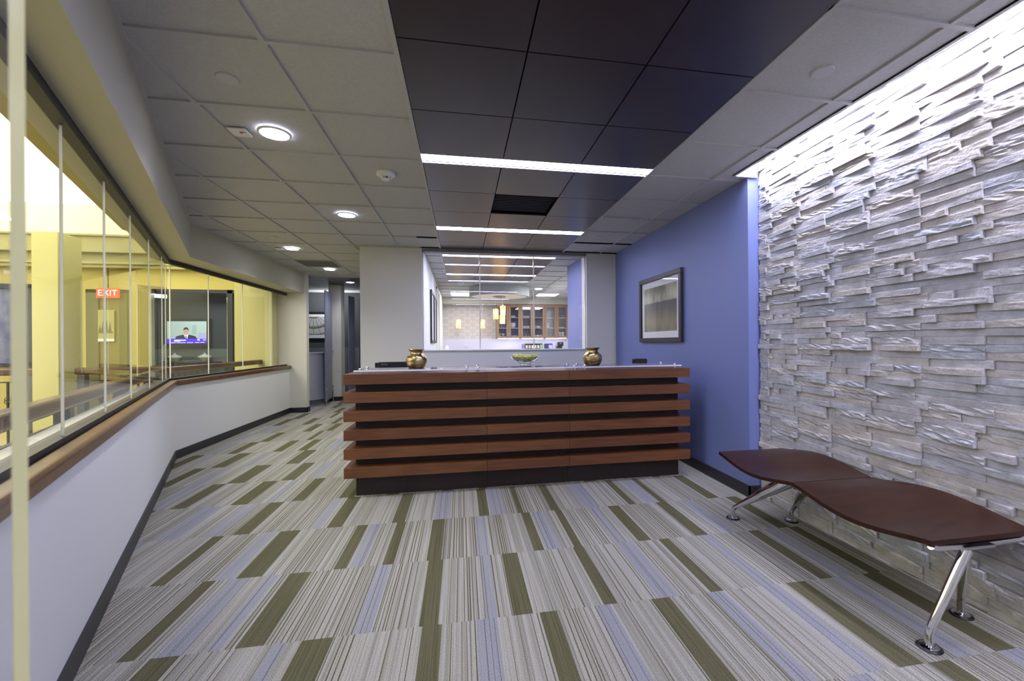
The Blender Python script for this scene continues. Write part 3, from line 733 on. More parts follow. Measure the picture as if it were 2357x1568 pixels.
# ------------------------------------------------------------------ picture on the blue wall
t = thing('framed_picture', 'abstract print with white mat and wide black frame on the blue wall', 'picture', (2.42, 4.94, 1.33))
def frame_x(x, y0, y1, z0, z1, w, d, sgn):
    m = MB()
    for a in ((y0, y1, z0, z0 + w), (y0, y1, z1 - w, z1), (y0, y0 + w, z0 + w, z1 - w), (y1 - w, y1, z0 + w, z1 - w)): m.box(x, x + sgn * d, *a)
    return m
PX = 2.424
obj('frame', frame_x(PX, 4.375, 5.495, 1.335, 2.165, .055, .035, -1), M['blackm'], t, bevel=.004)
m = MB(); m.box(PX - .012, PX, 4.43, 5.44, 1.39, 2.11); obj('mat', m, M['mat_board'], t)
def artwork():
    m, n, l, b = nt('abstract_landscape')
    tc = n.new('ShaderNodeTexCoord'); sp = n.new('ShaderNodeSeparateXYZ'); l.new(tc.outputs['Object'], sp.inputs[0])
    mr = n.new('ShaderNodeMapRange'); mr.inputs[1].default_value = .14; mr.inputs[2].default_value = .70; l.new(sp.outputs[2], mr.inputs[0])
    no = n.new('ShaderNodeTexNoise'); no.inputs['Scale'].default_value = 5; no.inputs['Detail'].default_value = 4; l.new(tc.outputs['Object'], no.inputs[0])
    ad = n.new('ShaderNodeMath'); ad.operation = 'MULTIPLY_ADD'; ad.inputs[1].default_value = .06; l.new(no.outputs[0], ad.inputs[0]); l.new(mr.outputs[0], ad.inputs[2])
    cr = n.new('ShaderNodeValToRGB'); e = cr.color_ramp.elements
    e[0].position = .04; e[0].color = (.13, .12, .055, 1); e[1].position = 1; e[1].color = (.26, .28, .20, 1)
    for p, c in ((.25, (.20, .17, .08)), (.5, (.06, .055, .045)), (.66, (.035, .035, .04)), (.70, (.42, .44, .36)), (.82, (.44, .46, .38))):
        q = e.new(p); q.color = (*c, 1)
    l.new(ad.outputs[0], cr.inputs[0])
    n2 = n.new('ShaderNodeTexNoise'); n2.inputs['Scale'].default_value = 3.4; n2.inputs['Detail'].default_value = 5
    mp = n.new('ShaderNodeMapping'); mp.inputs['Scale'].default_value = (1, 1.6, .6); l.new(tc.outputs['Object'], mp.inputs[0]); l.new(mp.outputs[0], n2.inputs[0])
    mx = n.new('ShaderNodeMix'); mx.data_type = 'RGBA'; mx.blend_type = 'MULTIPLY'; mx.inputs[0].default_value = .8
    c2 = n.new('ShaderNodeValToRGB'); c2.color_ramp.elements[0].position = .35; c2.color_ramp.elements[0].color = (.35, .3, .25, 1); c2.color_ramp.elements[1].position = .62; c2.color_ramp.elements[1].color = (1.5, 1.35, 1.1, 1)
    l.new(n2.outputs[0], c2.inputs[0]); l.new(cr.outputs[0], mx.inputs[6]); l.new(c2.outputs[0], mx.inputs[7]); l.new(mx.outputs[2], b.inputs['Base Color']); b.inputs['Roughness'].default_value = .6
    return m
m = MB(); m.box(PX - .0145, PX - .012, 4.50, 5.37, 1.47, 2.03); obj('print', m, artwork(), t)
m = sheet(PX - .018, 4.43, PX - .018, 5.44, 1.39, 2.11); obj('glazing', m, M['glass'], t)

# ------------------------------------------------------------------ wavy bench
bn = thing('bench', 'wavy two-seat bench with dark red-brown veneer top and chrome legs', 'bench', (2.2, 2.2, 0))
def seat(y0, y1):
    m = MB(); N = 28; W = 10; x0, x1 = 1.925, 2.475; top = []; th = .022
    for i in range(N + 1):
        tt = i / N; y = y0 + (y1 - y0) * tt; A = .048 * sin(pi * tt) ** 1.3
        for j in range(W + 1):
            s = -1 + 2 * j / W
            x = x0 + (x1 - x0) * j / W + (.012 * sin(pi * tt) * s if s < 0 else 0)
            z = .500 + A * s
            top.append((x, y, z))
    n = len(top); fs = []
    for i in range(N):
        for j in range(W):
            a = i * (W + 1) + j; fs.append((a, a + 1, a + W + 2, a + W + 1)); fs.append((a + n, a + W + 1 + n, a + W + 2 + n, a + 1 + n))
    for i in range(N):
        a = i * (W + 1); b = a + W + 1; fs.append((a, b, b + n, a + n)); a += W; b += W; fs.append((b, a, a + n, b + n))
    for j in range(W):
        fs.append((j + 1, j, j + n, j + 1 + n)); a = N * (W + 1) + j; fs.append((a, a + 1, a + 1 + n, a + n))
    m.add(top + [(x, y, z - th) for x, y, z in top], fs); return m
obj('seat', seat(2.232, 2.965), M['bench'], bn, smooth=2); obj('seat', seat(1.470, 2.226), M['bench'], bn, smooth=2)
m = MB(); m.box(2.12, 2.28, 1.48, 2.55, .435, .45); obj('beam', m, M['steel'], bn, bevel=.004)
def blade(foot, topp, w_top=.055, w_bot=.017):
    # cast leg: upright spigot, then a tapering flattened arm up to the beam
    f = Vector(foot); p = Vector(topp); k = Vector((f.x, f.y, .075)); kk = k + (p - k) * .05
    pts = [Vector((f.x, f.y, .012)), k - Vector((0, 0, .012)), kk] + [k + (p - k) * q for q in (.2, .4, .6, .8, 1)]
    m = MB(); q_ = 1.9 if f.y > 2.5 else .25; rs_ = [w_bot, w_bot, w_bot] + [w_bot * (1 + q_ * u_) for u_ in (.12, .35, .6, .85, 1)]
    m.tube(pts, .02, 16, rs=rs_)
    m.lathe([(0, .0), (.040, 0), (.042, .006), (.030, .014), (.018, .018), (0, .018)], f.x, f.y, 0, 28); return m
for f, p in (((2.015, 2.93), (2.16, 2.50, .425)), ((2.405, 2.80), (2.26, 2.45, .425)), ((1.995, 1.535), (2.15, 1.50, .432)), ((2.385, 1.69), (2.19, 1.53, .432))):
    fx, fy = f
    o = obj('leg', blade((fx, fy, 0), p), M['chrome'], bn, smooth=2)
    mm = MB(); mm.lathe([(0, .0005), (.046, .0005), (.047, .004), (.040, .010), (0, .012)], fx, fy, 0, 28); obj('foot_glide', mm, M['black'], o, smooth=2)
for y in (1.495, 2.86):
    m = MB(); yb = y + (.02 if y < 2 else -.30); m.tube([(1.955, y, .466), (1.975, y, .458), (2.15, yb, .440), (2.26, yb, .440), (2.42, y, .456), (2.44, y, .466)], .016, 12); obj('bracket', m, M['chrome'], bn, smooth=2)

# ------------------------------------------------------------------ back room
lw = MB(); lw.box(-.60, -.56, 12.0, 13.9, 0, CEIL + .01)
struct('wall_left', lw, M['wall'], 'pale left wall end of the back room')
d1 = MB(); d1.box(-.562, -.545, 9.95, 11.1, 0, 2.58); struct('door_1', d1, M['beige'], 'pale green door opening in the back room')
tr = MB()
tr.box(-.56, -.53, 9.90, 9.95, 0, 2.62); tr.box(-.56, -.53, 11.1, 11.15, 0, 2.62); tr.box(-.56, -.53, 9.90, 11.15, 2.58, 2.62)
struct('trim_4', tr, M['white'], 'white door trim in the back room')
lw2 = MB(); lw2.box(-.562, -.552, 6.62, 9.90, 0, CEIL); lw2.box(-.562, -.552, 11.15, 12.0, 0, CEIL); struct('wall_left', lw2, M['wall'], 'pale left wall of the back room')
bk = MB(); bk.box(-.7, 3.6, 13.80, 13.9, 0, 1.477, 0); bk.box(-.7, 3.6, 13.80, 13.9, 1.477, 2.56, 1); bk.box(-.7, 3.6, 13.3, 13.9, 2.56, CEIL + .01, 2)
struct('wall_back', bk, [M['splash'], M['wallpaper'], M['soffit']], 'kitchen wall with ring-patterned wallpaper and soffit')
rw = MB(); rw.box(3.45, 3.6, 6.75, 13.9, 0, CEIL + .01); rw.box(2.62, 3.6, 6.6, 6.75, 0, CEIL)
struct('wall_right', rw, M['wall'], 'pale right wall of the back room')
for i, (y0, y1, lab) in enumerate(((7.95, 8.70, 'nearer black-framed picture on the back room left wall'), (8.78, 9.45, 'farther black-framed picture on the back room left wall'))):
    t = thing('framed_picture', lab, 'picture', (-.55, (y0 + y1) / 2, 1.35))
    obj('frame', frame_x(-.551, y0, y1, 1.35, 2.32, .05, .035, 1), M['blackm'], t)
    m = MB(); m.box(-.551, -.535, y0 + .05, y1 - .05, 1.40, 2.27); obj('print', m, M['mat_board'], t)
# pot lights, drum and troffers
dr = thing('ceiling_drum', 'large shallow grey green drum hung under the back room ceiling', 'ceiling drum', (.96, 10.85, 2.742))
m = MB(); m.lathe([(.70, -.24), (.76, -.24), (.76, 0), (.70, 0), (.70, -.24)], .96, 10.85, 2.742, 72); obj('drum_band', m, mat('drum_paint', (.33, .35, .33), .6), dr, smooth=2)
m = MB(); m.lathe([(0, -.225), (.70, -.225), (.70, -.215), (0, -.215)], .96, 10.85, 2.742, 64); obj('drum_underside', m, M['drumlight'] if False else mat('drum_underside', (.80, .79, .74), .6), dr)
area('lamp_drum', (.96, 10.3, 2.2), (0, 0, 0), .5, .5, 10, (1, .95, .85))
for x0, x1, y0, y1, lab in ((-.29, .30, 11.85, 12.7, 'square bright troffer left of the drum in the back room'), (2.16, 2.78, 11.9, 12.5, 'square bright troffer right of the drum in the back room')):
    t = thing('troffer_light', lab, 'ceiling light', ((x0 + x1) / 2, (y0 + y1) / 2, 2.742), 'square troffers in the back room')
    m = MB(); m.box(x0, x1, y0, y1, 2.727, 2.742); obj('frame', m, M['white'], t)
    m = MB(); m.box(x0 + .03, x1 - .03, y0 + .03, y1 - .03, 2.722, 2.728); obj('diffuser', m, M['troffer'], t)
# pendants
def shade(t, x, y, z0, z1, r=.065):
    m = MB(); m.lathe([(r * .9, z0), (r, z0 + .01), (r, z1 - .01), (r * .92, z1), (0, z1), (0, z1 - .004), (r * .9, z1 - .008), (r * .9, z0)], x, y, 0, 24); obj('lamp_shade', m, M['amber'], t, smooth=2)
    m = MB(); m.lathe([(0, z1), (.02, z1), (.02, z1 + .03), (0, z1 + .03)], x, y, 0, 14); obj('socket_cap', m, M['steel'], t)
cl = thing('pendant_cluster', 'cluster of three amber glass pendants hanging from the ceiling drum', 'pendant lamp', (.96, 10.8, 2.5))
m = MB(); m.lathe([(0, .025), (.155, .025), (.165, .012), (.155, 0), (0, 0)], .95, 10.8, 2.485, 36); obj('canopy', m, M['steel'], cl, smooth=2)
for x, y, z0, z1 in ((.862, 10.8, 1.945, 2.19), (1.035, 10.74, 2.03, 2.27), (1.037, 10.87, 1.83, 2.04)):
    shade(cl, x, y, z0, z1, .068)
    m = MB(); m.tube([(x, y, z1), (x, y, 2.487)], .004, 6); obj('cord', m, M['steel'], cl)
for x, lab in ((-.083, 'left amber glass pendant hanging before the wallpaper'), (.661, 'right amber glass pendant hanging before the wallpaper')):
    t = thing('pendant_lamp', lab, 'pendant lamp', (x, 13.55, 2.56), 'single amber pendants over the worktop')
    shade(t, x, 13.5, 1.81, 2.07, .068)
    m = MB(); m.tube([(x, 13.5, 2.07), (x, 13.5, 2.55)], .004, 6); obj('cord', m, M['steel'], t)
    m = MB(); m.lathe([(0, 0), (.06, 0), (.06, -.02), (0, -.02)], x, 13.5, 2.56, 20); obj('canopy', m, M['steel'], t)
for x, y, z in ((.95, 10.6, 1.9), (-.083, 13.45, 1.9), (.661, 13.45, 1.9)): pass
# cabinets
def cabinet(x0, x1, label):
    t = thing('wall_cabinet', label, 'cabinet', ((x0 + x1) / 2, 13.62, 1.483), 'glazed oak wall cabinets')
    z0, z1, yf = 1.483, 2.555, 13.45; xm = (x0 + x1) / 2
    m = MB(); m.box(x0, x1, 13.78, 13.797, z0, z1, 1); m.box(x0, x0 + .018, yf, 13.78, z0, z1); m.box(x1 - .018, x1, yf, 13.78, z0, z1); m.box(x0, x1, yf, 13.78, z0, z0 + .018); m.box(x0, x1, yf, 13.78, z1 - .03, z1)
    obj('body', m, [M['cab'], M['cabin']], t)
    for zs in (1.80, 2.13):
        m = MB(); m.box(x0 + .018, x1 - .018, 13.47, 13.778, zs, zs + .018); obj('shelf', m, M['shelfw'], t)
    for s, a, b in ((-1, x0 + .002, xm - .002), (1, xm + .002, x1 - .002)):
        w_ = .068; m = MB()
        for q in ((a, b, z0, z0 + w_), (a, b, z1 - w_ - .02, z1), (a, a + w_, z0 + w_, z1 - w_ - .02), (b - w_, b, z0 + w_, z1 - w_ - .02)): m.box(q[0], q[1], yf - .022, yf, q[2], q[3])
        d = obj('door', m, M['cab'], t)
        m = sheet(a + w_, yf - .011, b - w_, yf - .011, z0 + w_, z1 - w_ - .02); obj('door_glass', m, M['glass_cab'], d)
        hx = (b - .03) if s < 0 else (a + .03)
        m = MB(); m.tube([(hx, yf - .022, z0 + .05), (hx, yf - .05, z0 + .05), (hx, yf - .05, z0 + .20), (hx, yf - .022, z0 + .20)], .006, 8); obj('handle', m, M['chrome'], d)
    m = MB(); m.box(x0 + .05, x1 - .05, 13.5, 13.55, z0 - .012, z0); obj('under_light', m, M['under'], t)
    return t
CX = [(1.10, 1.855), (1.858, 2.640), (2.643, 3.40)]
for (a, b), lab in zip(CX, ('left glazed oak wall cabinet, partly behind the amber pendants', 'middle glazed oak wall cabinet with white plates and bowls', 'right glazed oak wall cabinet holding glasses and mugs')): cabinet(a, b, lab)
# crockery, one object each
def crock(kind, x, y, z, label, group, s=1.0):
    m = MB()
    P = {'plate': ([(0, .002), (.05, 0), (.10, .010), (.10, .014), (.05, .005), (0, .006)], M['porc']),
         'bowl': ([(0, 0), (.04, 0), (.085, .05), (.088, .058), (.082, .056), (.04, .008), (0, .008)], M['porc']),
         'cup': ([(0, 0), (.026, 0), (.038, .02), (.042, .065), (.039, .065), (.034, .02), (0, .008)], M['porc']),
         'mug': ([(0, 0), (.036, 0), (.038, .09), (.034, .09), (.032, .008), (0, .008)], M['porc']),
         'tumbler': ([(0, 0), (.028, 0), (.035, .11), (.032, .11), (.026, .006), (0, .006)], M['bowlglass'])}
    prof, mm = P[kind]
    m.lathe([(r * s, q * s) for r, q in prof], x, y, z, 18)
    if kind in ('mug', 'cup'): m.tube([(x + .034, y, z + .065), (x + .06, y, z + .06), (x + .062, y, z + .035), (x + .036, y, z + .02)], .005, 6)
    o = obj(kind, m, mm, smooth=True); tag(o, label, kind, group); return recenter(o, (x, y, z))
def line(kind, xs, y, z, label, group):
    for i, x in enumerate(xs): crock(kind, x, y, z, label + ', ' + ['leftmost', 'second from the left', 'third from the left', 'fourth from the left', 'fifth from the left', 'rightmost'][i if i < len(xs) - 1 else 5], group)
def pile(kind, x, y, z, n, step, label, group, s=1.0):
    a = crock(kind, x, y, z, label, group, s)
    W_ = ['bottom', 'second lowest', 'third lowest', 'fourth lowest', 'fifth lowest', 'sixth lowest']
    for k in range(n):
        c = a
        if k: c = a.copy(); C.objects.link(c); c.location = (x, y, z + step * k)
        c['label'] = label + ', ' + ('topmost of its stack' if k == n - 1 else W_[k] + ' of its stack')
SH = [1.502, 1.819, 2.149]
y_ = 13.62
pile('plate', 1.62, y_, SH[2], 5, .012, 'white plate on the left cabinet top shelf', 'plates, left cabinet top shelf')
pile('bowl', 1.62, y_, SH[1], 6, .018, 'white bowl on the left cabinet middle shelf', 'bowls, left cabinet middle shelf', 1.25)
pile('plate', 1.68, y_, SH[0], 6, .012, 'white plate at the left cabinet bottom', 'plates, left cabinet bottom', 1.1)
crock('mug', 1.52, 13.54, SH[0] + .0, 'white mug beside the plates at the bottom of the left cabinet', None)
for i, x in enumerate((1.20, 1.32)):
    pile('cup', x, y_, SH[0], 2, .075, 'white cup at the left cabinet bottom, ' + ('left pair', 'right pair')[i], 'cups, left cabinet bottom')
line('tumbler', (1.19, 1.27, 1.35), y_, SH[1], 'clear tumbler, left cabinet, middle shelf', 'tumblers, left cabinet')
pile('plate', 2.01, y_, SH[2], 4, .013, 'white plate on the middle cabinet top shelf', 'plates, middle cabinet top shelf', .9)
crock('cup', 2.13, y_, SH[2], 'single white cup beside plates on the middle cabinet top shelf', None)
pile('plate', 2.01, y_, SH[1], 5, .013, 'white plate, middle cabinet middle shelf, left side', 'plates, middle cabinet middle shelf', .9)
crock('cup', 2.13, y_, SH[1], 'single white cup beside plates on the middle cabinet middle shelf', None)
pile('plate', 2.43, y_, SH[1], 5, .013, 'white plate, middle cabinet middle shelf, right side', 'plates, middle cabinet right door', 1.15)
line('mug', (2.35, 2.44, 2.53), y_, SH[0], 'white mug, middle cabinet, bottom right', 'mugs, middle cabinet bottom')
line('tumbler', (1.97, 2.06, 2.15), y_, SH[0], 'clear tumbler, middle cabinet, bottom left', 'tumblers, middle cabinet')
line('tumbler', (2.78, 2.86, 2.94, 3.17, 3.25, 3.31), y_, SH[2], 'clear tumbler, right cabinet, top shelf', 'tumblers, right cabinet top shelf')
pile('mug', 2.76, y_, SH[1], 2, .092, 'white mug on the right cabinet middle shelf', 'mugs, right cabinet middle shelf')
pile('plate', 3.22, y_, SH[1], 2, .012, 'white plate on the right cabinet middle shelf', 'plates, right cabinet')
line('tumbler', (2.77, 2.86, 2.95), y_, SH[0], 'clear tumbler, right cabinet, bottom left', 'tumblers, right cabinet bottom')
for i, x in enumerate((3.17, 3.27)): pile('mug', x, y_, SH[0], 2, .092, 'white mug, right cabinet, bottom right, ' + ('left pair', 'right pair')[i], 'mugs, right cabinet bottom')
# worktop and things on it
ct = thing('kitchen_counter', 'pale worktop counter along the kitchen wall', 'counter', (1.4, 13.5, 0))
m = MB(); m.box(-.55, 3.44, 13.20, 13.795, 1.065, 1.10); obj('worktop', m, M['counter'], ct, bevel=.004)
m = MB(); m.box(-.55, 3.44, 13.24, 13.795, 0, 1.065); obj('base_cabinets', m, M['cab'], ct)
labs = [('pcream', 'pod box with a cream roundel, leftmost in the row'), ('pcream', 'pod box second from left, cream roundel'), ('porc', 'pod box third from left, white label'), ('pcream', 'pod box just left of the window joint'), ('porc', 'pod box right of the window joint, white label'), ('pgrn', 'pod box with the green label, last of the row')]
for i, (k, lab) in enumerate(labs):
    x = 2.0 + i * .093
    t = thing('pod_box', 'black coffee ' + lab, 'box', (x + .044, 13.5, 1.10), 'black coffee pod boxes in a row')
    m = MB(); m.box(x, x + .088, 13.40, 13.60, 1.10, 1.315); obj('carton', m, M['black'], t, bevel=.002)
    m = MB(); m.box(x + .012, x + .076, 13.396, 13.40, 1.17 if k != 'pgrn' else 1.15, 1.26 if k != 'pgrn' else 1.28); obj('printed_label', m, M[k], t)
m = MB(); m.box(1.905, 1.97, 13.42, 13.58, 1.10, 1.305); recenter(tag(obj('napkin_box', m, mat('lilac_card', (.22, .24, .50), .5), bevel=.003), 'slate blue box left of the black pod boxes', 'box'), (1.94, 13.5, 1.10))
m = MB(); m.box(2.645, 2.74, 13.42, 13.6, 1.10, 1.31); recenter(tag(obj('carton', m, mat('navy_card', (.02, .03, .12), .4), bevel=.003), 'dark blue carton between the pod boxes and the blue tin', 'box'), (2.69, 13.5, 1.10))
t = thing('coffee_tin', 'round-shouldered blue and white coffee tin', 'tin', (2.83, 13.5, 1.10))
m = MB(); m.lathe([(0, 0), (.078, 0), (.08, .005), (.08, .18), (.065, .215), (0, .225)], 2.83, 13.5, 1.10, 28); obj('tin', m, M['slat_blue'], t, smooth=2)
m = MB(); m.lathe([(.0815, .06), (.0815, .165)], 2.83, 13.5, 1.10, 28); obj('printed_label', m, mat('lilac_print', (.6, .58, .85), .5), t)
m = MB(); m.tube([(2.955 + .032 * cos(a), 13.48, 1.13 + .075 * sin(a)) for a in [pi * k / 12 for k in range(13)]], .007, 8); m.box(2.915, 2.99, 13.44, 13.52, 1.10, 1.13)
recenter(tag(obj('paper_holder', m, M['porc']), 'small white arched holder between the blue tin and the coffee maker', 'holder'), (2.955, 13.48, 1.10))
t = thing('coffee_maker', 'black single-serve coffee maker at the right end of the worktop', 'coffee maker', (3.12, 13.5, 1.10))
m = MB(); m.box(3.03, 3.19, 13.36, 13.60, 1.10, 1.23); obj('base', m, M['black'], t, bevel=.01)
m = MB(); m.box(3.07, 3.24, 13.38, 13.60, 1.23, 1.365); obj('brew_head', m, M['black'], t, bevel=.02)
m = MB(); m.box(2.995, 3.05, 13.46, 13.60, 1.12, 1.35); obj('water_tank', m, M['bowlglass'], t, bevel=.01)
m = MB(); m.box(3.12, 3.17, 13.376, 13.38, 1.31, 1.325); obj('badge', m, M['silver'], t)
t = thing('white_canister', 'white lidded canister on a tray at the left end of the worktop', 'canister', (-.42, 13.5, 1.10))
m = MB(); m.box(-.56, -.30, 13.4, 13.6, 1.10, 1.16); m.v = [(max(x, -.545), y, z) for x, y, z in m.v]; obj('tray', m, M['porc'], t)
m = MB(); m.lathe([(0, 0), (.058, 0), (.058, .10), (.05, .11), (0, .115)], -.44, 13.5, 1.16, 20); m.lathe([(0, .11), (.012, .115), (.014, .13), (0, .135)], -.44, 13.5, 1.16, 10); obj('canister', m, M['porc'], t, smooth=2)
t = thing('tap', 'small chrome kitchen tap at the back of the worktop', 'tap', (.125, 13.6, 1.10))
m = MB(); m.tube([(.125, 13.65, 1.10), (.125, 13.65, 1.26), (.125, 13.62, 1.30), (.125, 13.55, 1.30), (.125, 13.53, 1.27)], .013, 10); obj('spout', m, M['chrome'], t, smooth=True)
m = MB(); m.tube([(.125, 13.65, 1.20), (.175, 13.65, 1.225)], .008, 8); obj('lever', m, M['chrome'], t)

# ------------------------------------------------------------------ corridor end beyond the left pier
cw = MB(); cw.box(-4.26, -1.9, 11.86, 11.95, 1.25, 2.68, 0); cw.box(-4.26, -1.9, 11.86, 11.95, 0, 1.25, 1); cw.box(-4.26, -.9, 11.82, 11.95, 2.68, CEIL + .01, 2)
cw.box(-4.30, -4.26, 9.3, 11.95, 0, CEIL, 0)
struct('wall_back', cw, [M['linen'], M['linen2'], M['white']], 'grey textured wall at the end of the corridor')
nv = MB(); nv.box(-2.62, -1.3, 11.80, 11.86, 0, 1.25, 0); nv.box(-2.62, -1.3, 11.80, 11.86, 1.25, 2.1, 1); nv.box(-2.62, -1.3, 11.80, 11.86, 2.1, 2.55, 0)
struct('wall_back', nv, [M['navy'], M['navy2']], 'dark recess right of the corridor column')
cl = MB(); cl.box(-3.075, -2.80, 10.78, 11.1, 0, CEIL); struct('wall_back', cl, M['beige'], 'beige corridor column')
cb = MB(); cb.box(-3.087, -2.788, 10.768, 11.11, 0, .10); struct('baseboard_back', cb, M['base'], 'black baseboard of the corridor column')
def frosted(x0, y0, x1, y1, label):
    t = thing('frosted_partition', label, 'partition', ((x0 + x1) / 2, (y0 + y1) / 2, 0))
    m = MB(); m.along((x0, y0), (x1, y1), 0, .012, .09, 2.53); obj('frosted_panel', m, M['frost'], t)
    for x, y in ((x0, y0), (x1, y1)):
        m = MB(); m.tube([(x + .015, y, 0), (x + .015, y, .28)], .012, 10); m.lathe([(0, 0), (.02, 0), (.02, .02), (0, .02)], x + .02, y, 1.18, 10); m.lathe([(0, 0), (.02, 0), (.02, .02), (0, .02)], x + .02, y, .35, 10); obj('post', m, M['steel'], t)
    return t
frosted(-2.925, 10.0, -2.99, 10.74, 'frosted blue glass partition panel in front of the corridor column')
frosted(-2.72, 11.15, -2.66, 11.5, 'frosted blue glass partition panel right of the corridor column')
t = thing('curved_counter', 'white curved counter front at the end of the corridor', 'counter', (-3.66, 10.6, 0))
m = MB(); m.lathe([(.58, .10), (.58, 1.13), (0, 1.13)], -3.66, 10.62, 0, 64); obj('curved_front', m, M['lav'], t, smooth=2)
m = MB(); m.lathe([(.565, 0), (.565, .10)], -3.66, 10.62, 0, 64); obj('plinth', m, mat('grey_plinth', (.16, .165, .22), .5), t, smooth=True)
m = MB(); m.lathe([(.0, 1.13), (.60, 1.13), (.60, 1.15), (0, 1.15)], -3.66, 10.62, 0, 64); obj('counter_top', m, M['lav'], t, smooth=2)
t = thing('framed_picture', 'wide print of a skeleton clock wheel with white mat in a black frame', 'picture', (-3.76, 11.84, 1.46))
m = MB()
for q in ((-4.22, -3.30, 1.46, 1.50), (-4.22, -3.30, 2.135, 2.175), (-4.22, -4.18, 1.5, 2.135), (-3.34, -3.30, 1.5, 2.135)): m.box(q[0], q[1], 11.82, 11.86, q[2], q[3])
obj('frame', m, M['blackm'], t)
m = MB(); m.box(-4.18, -3.34, 11.845, 11.86, 1.5, 2.135); obj('mat', m, M['mat_board'], t)
m = MB(); m.box(-4.12, -3.40, 11.842, 11.845, 1.59, 2.05); obj('print', m, mat('print_paper', (.5, .5, .48), .7), t)
m = MB(); ccx, ccz = -3.74, 2.16
def arc(r, w, a0, a1, y=11.840):
    n = 30; vs = []; fs = []
    for k in range(n + 1):
        a = a0 + (a1 - a0) * k / n
        for rr in (r - w, r + w): vs.append((max(-4.12, min(-3.40, ccx + rr * cos(a) * 1.25)), y, max(1.59, min(2.05, ccz + rr * sin(a)))))
    for k in range(n): fs.append((2 * k, 2 * k + 1, 2 * k + 3, 2 * k + 2))
    m.add(vs, fs)
arc(.40, .014, pi, 2 * pi); arc(.365, .008, pi, 2 * pi); arc(.135, .014, pi, 2 * pi); arc(.57, .008, pi, 2 * pi, 11.8395)
for k in range(13):
    a = pi + pi * (k + .5) / 13
    for r0, r1, wd in ((.14, .36, .005), (.41, .56, .004)):
        p0 = (ccx + r0 * cos(a) * 1.25, ccz + r0 * sin(a)); p1 = (ccx + r1 * cos(a) * 1.25, ccz + r1 * sin(a))
        if p1[1] < 1.59: q_ = (1.59 - p0[1]) / (p1[1] - p0[1]); p1 = (p0[0] + (p1[0] - p0[0]) * q_, 1.59)
        if p1[0] > -3.40 or p1[0] < -4.12 or p0[1] < 1.6 or p0[1] > 2.05 and r0 > .3: continue
        m.add([(p0[0] - wd, 11.839, p0[1]), (p0[0] + wd, 11.839, p0[1]), (p1[0] + wd, 11.839, p1[1]), (p1[0] - wd, 11.839, p1[1])], [(0, 1, 2, 3)])
obj('wheel_drawing', m, mat('sepia_ink', (.075, .07, .025), .7), t)

# ------------------------------------------------------------------ atrium beyond the glazing
fw = MB()
fw.box(-11, -7.35, 9.0, 9.2, 2.42, 2.74); fw.box(-7.45, -5.62, 9.0, 9.2, 0, 2.74); fw.box(-5.62, -4.15, 9.0, 9.2, 2.385, 2.74); fw.box(-11, -7.45, 9.0, 9.2, 0, 1.0); fw.box(-11, -9.2, 9.0, 9.2, 0, 2.6)
struct('wall_back', fw, M['yellow'], 'yellow atrium wall with dark shopfronts')
p2 = MB(); p2.box(-4.17, -3.525, 8.85, 9.2, 0, 3.31)
struct('wall_back', p2, M['yellow2'], 'pale yellow pier at the right end of the atrium')
mo = MB(); mo.box(-11, -3.6, 8.86, 9.0, 2.74, 2.80); mo.box(-11, -3.6, 8.82, 9.0, 2.80, 2.84); mo.box(-11, -3.6, 8.90, 9.0, 2.84, 3.0); mo.box(-11, -3.6, 8.78, 9.0, 3.0, 3.05); mo.box(-11, -3.6, 8.84, 9.0, 3.05, 3.29); mo.box(-11, -3.6, 8.80, 9.0, 3.29, 3.32); mo.box(-11, -3.6, 9.0, 9.2, 2.74, 3.32)
struct('trim_5', mo, M['mould'], 'stepped cream cornice of the atrium')
# underside of the floor edge outside the glazing, and white ceiling with its brightness added as glow
us = MB(); d = dK; nn = nK
pA = Vector(K0) + nn * .2; pB = (-3.52, 5.70)
us.prism([tuple(Vector(K0) + nn * .19), (-3.50, 5.66), (-3.50, 9.2), (-3.95, 9.2), (-3.95, 5.85), tuple(Vector(K0) + nn * .62)], 2.72, 2.78)
struct('trim_6', us, M['olive'], 'olive painted underside outside the glazing')
uf = MB(); uf.prism([tuple(Vector(K0) + nn * .60), (-3.93, 5.85), (-3.95, 5.85), tuple(Vector(K0) + nn * .62)], 2.78, 4.0); uf.box(-3.95, -3.93, 5.85, 9.2, 2.78, 4.0)
struct('wall_left', uf, M['awhite'], 'white upper wall of the atrium')
uw = MB(); uw.box(-11, -3.6, 9.2, 9.3, 3.3, 4.0); uw.box(-11.1, -11, -3, 9.3, 0, 4.0); struct('wall_back', uw, M['awhite'], 'white upper far wall of the atrium')
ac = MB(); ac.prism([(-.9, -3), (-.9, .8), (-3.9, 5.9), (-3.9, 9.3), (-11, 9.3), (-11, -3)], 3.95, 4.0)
struct('ceiling', ac, M['atr'], 'white atrium ceiling with its brightness added as glow')
# free-standing column between the railings
co = MB(); co.box(-5.13, -4.86, 6.18, 6.52, 0, 2.74)
struct('wall_left', co, M['yellow2'], 'square pale yellow atrium column')
bm_ = MB(); bm_.box(-11, -4.70, 6.10, 6.55, 2.74, 2.86)
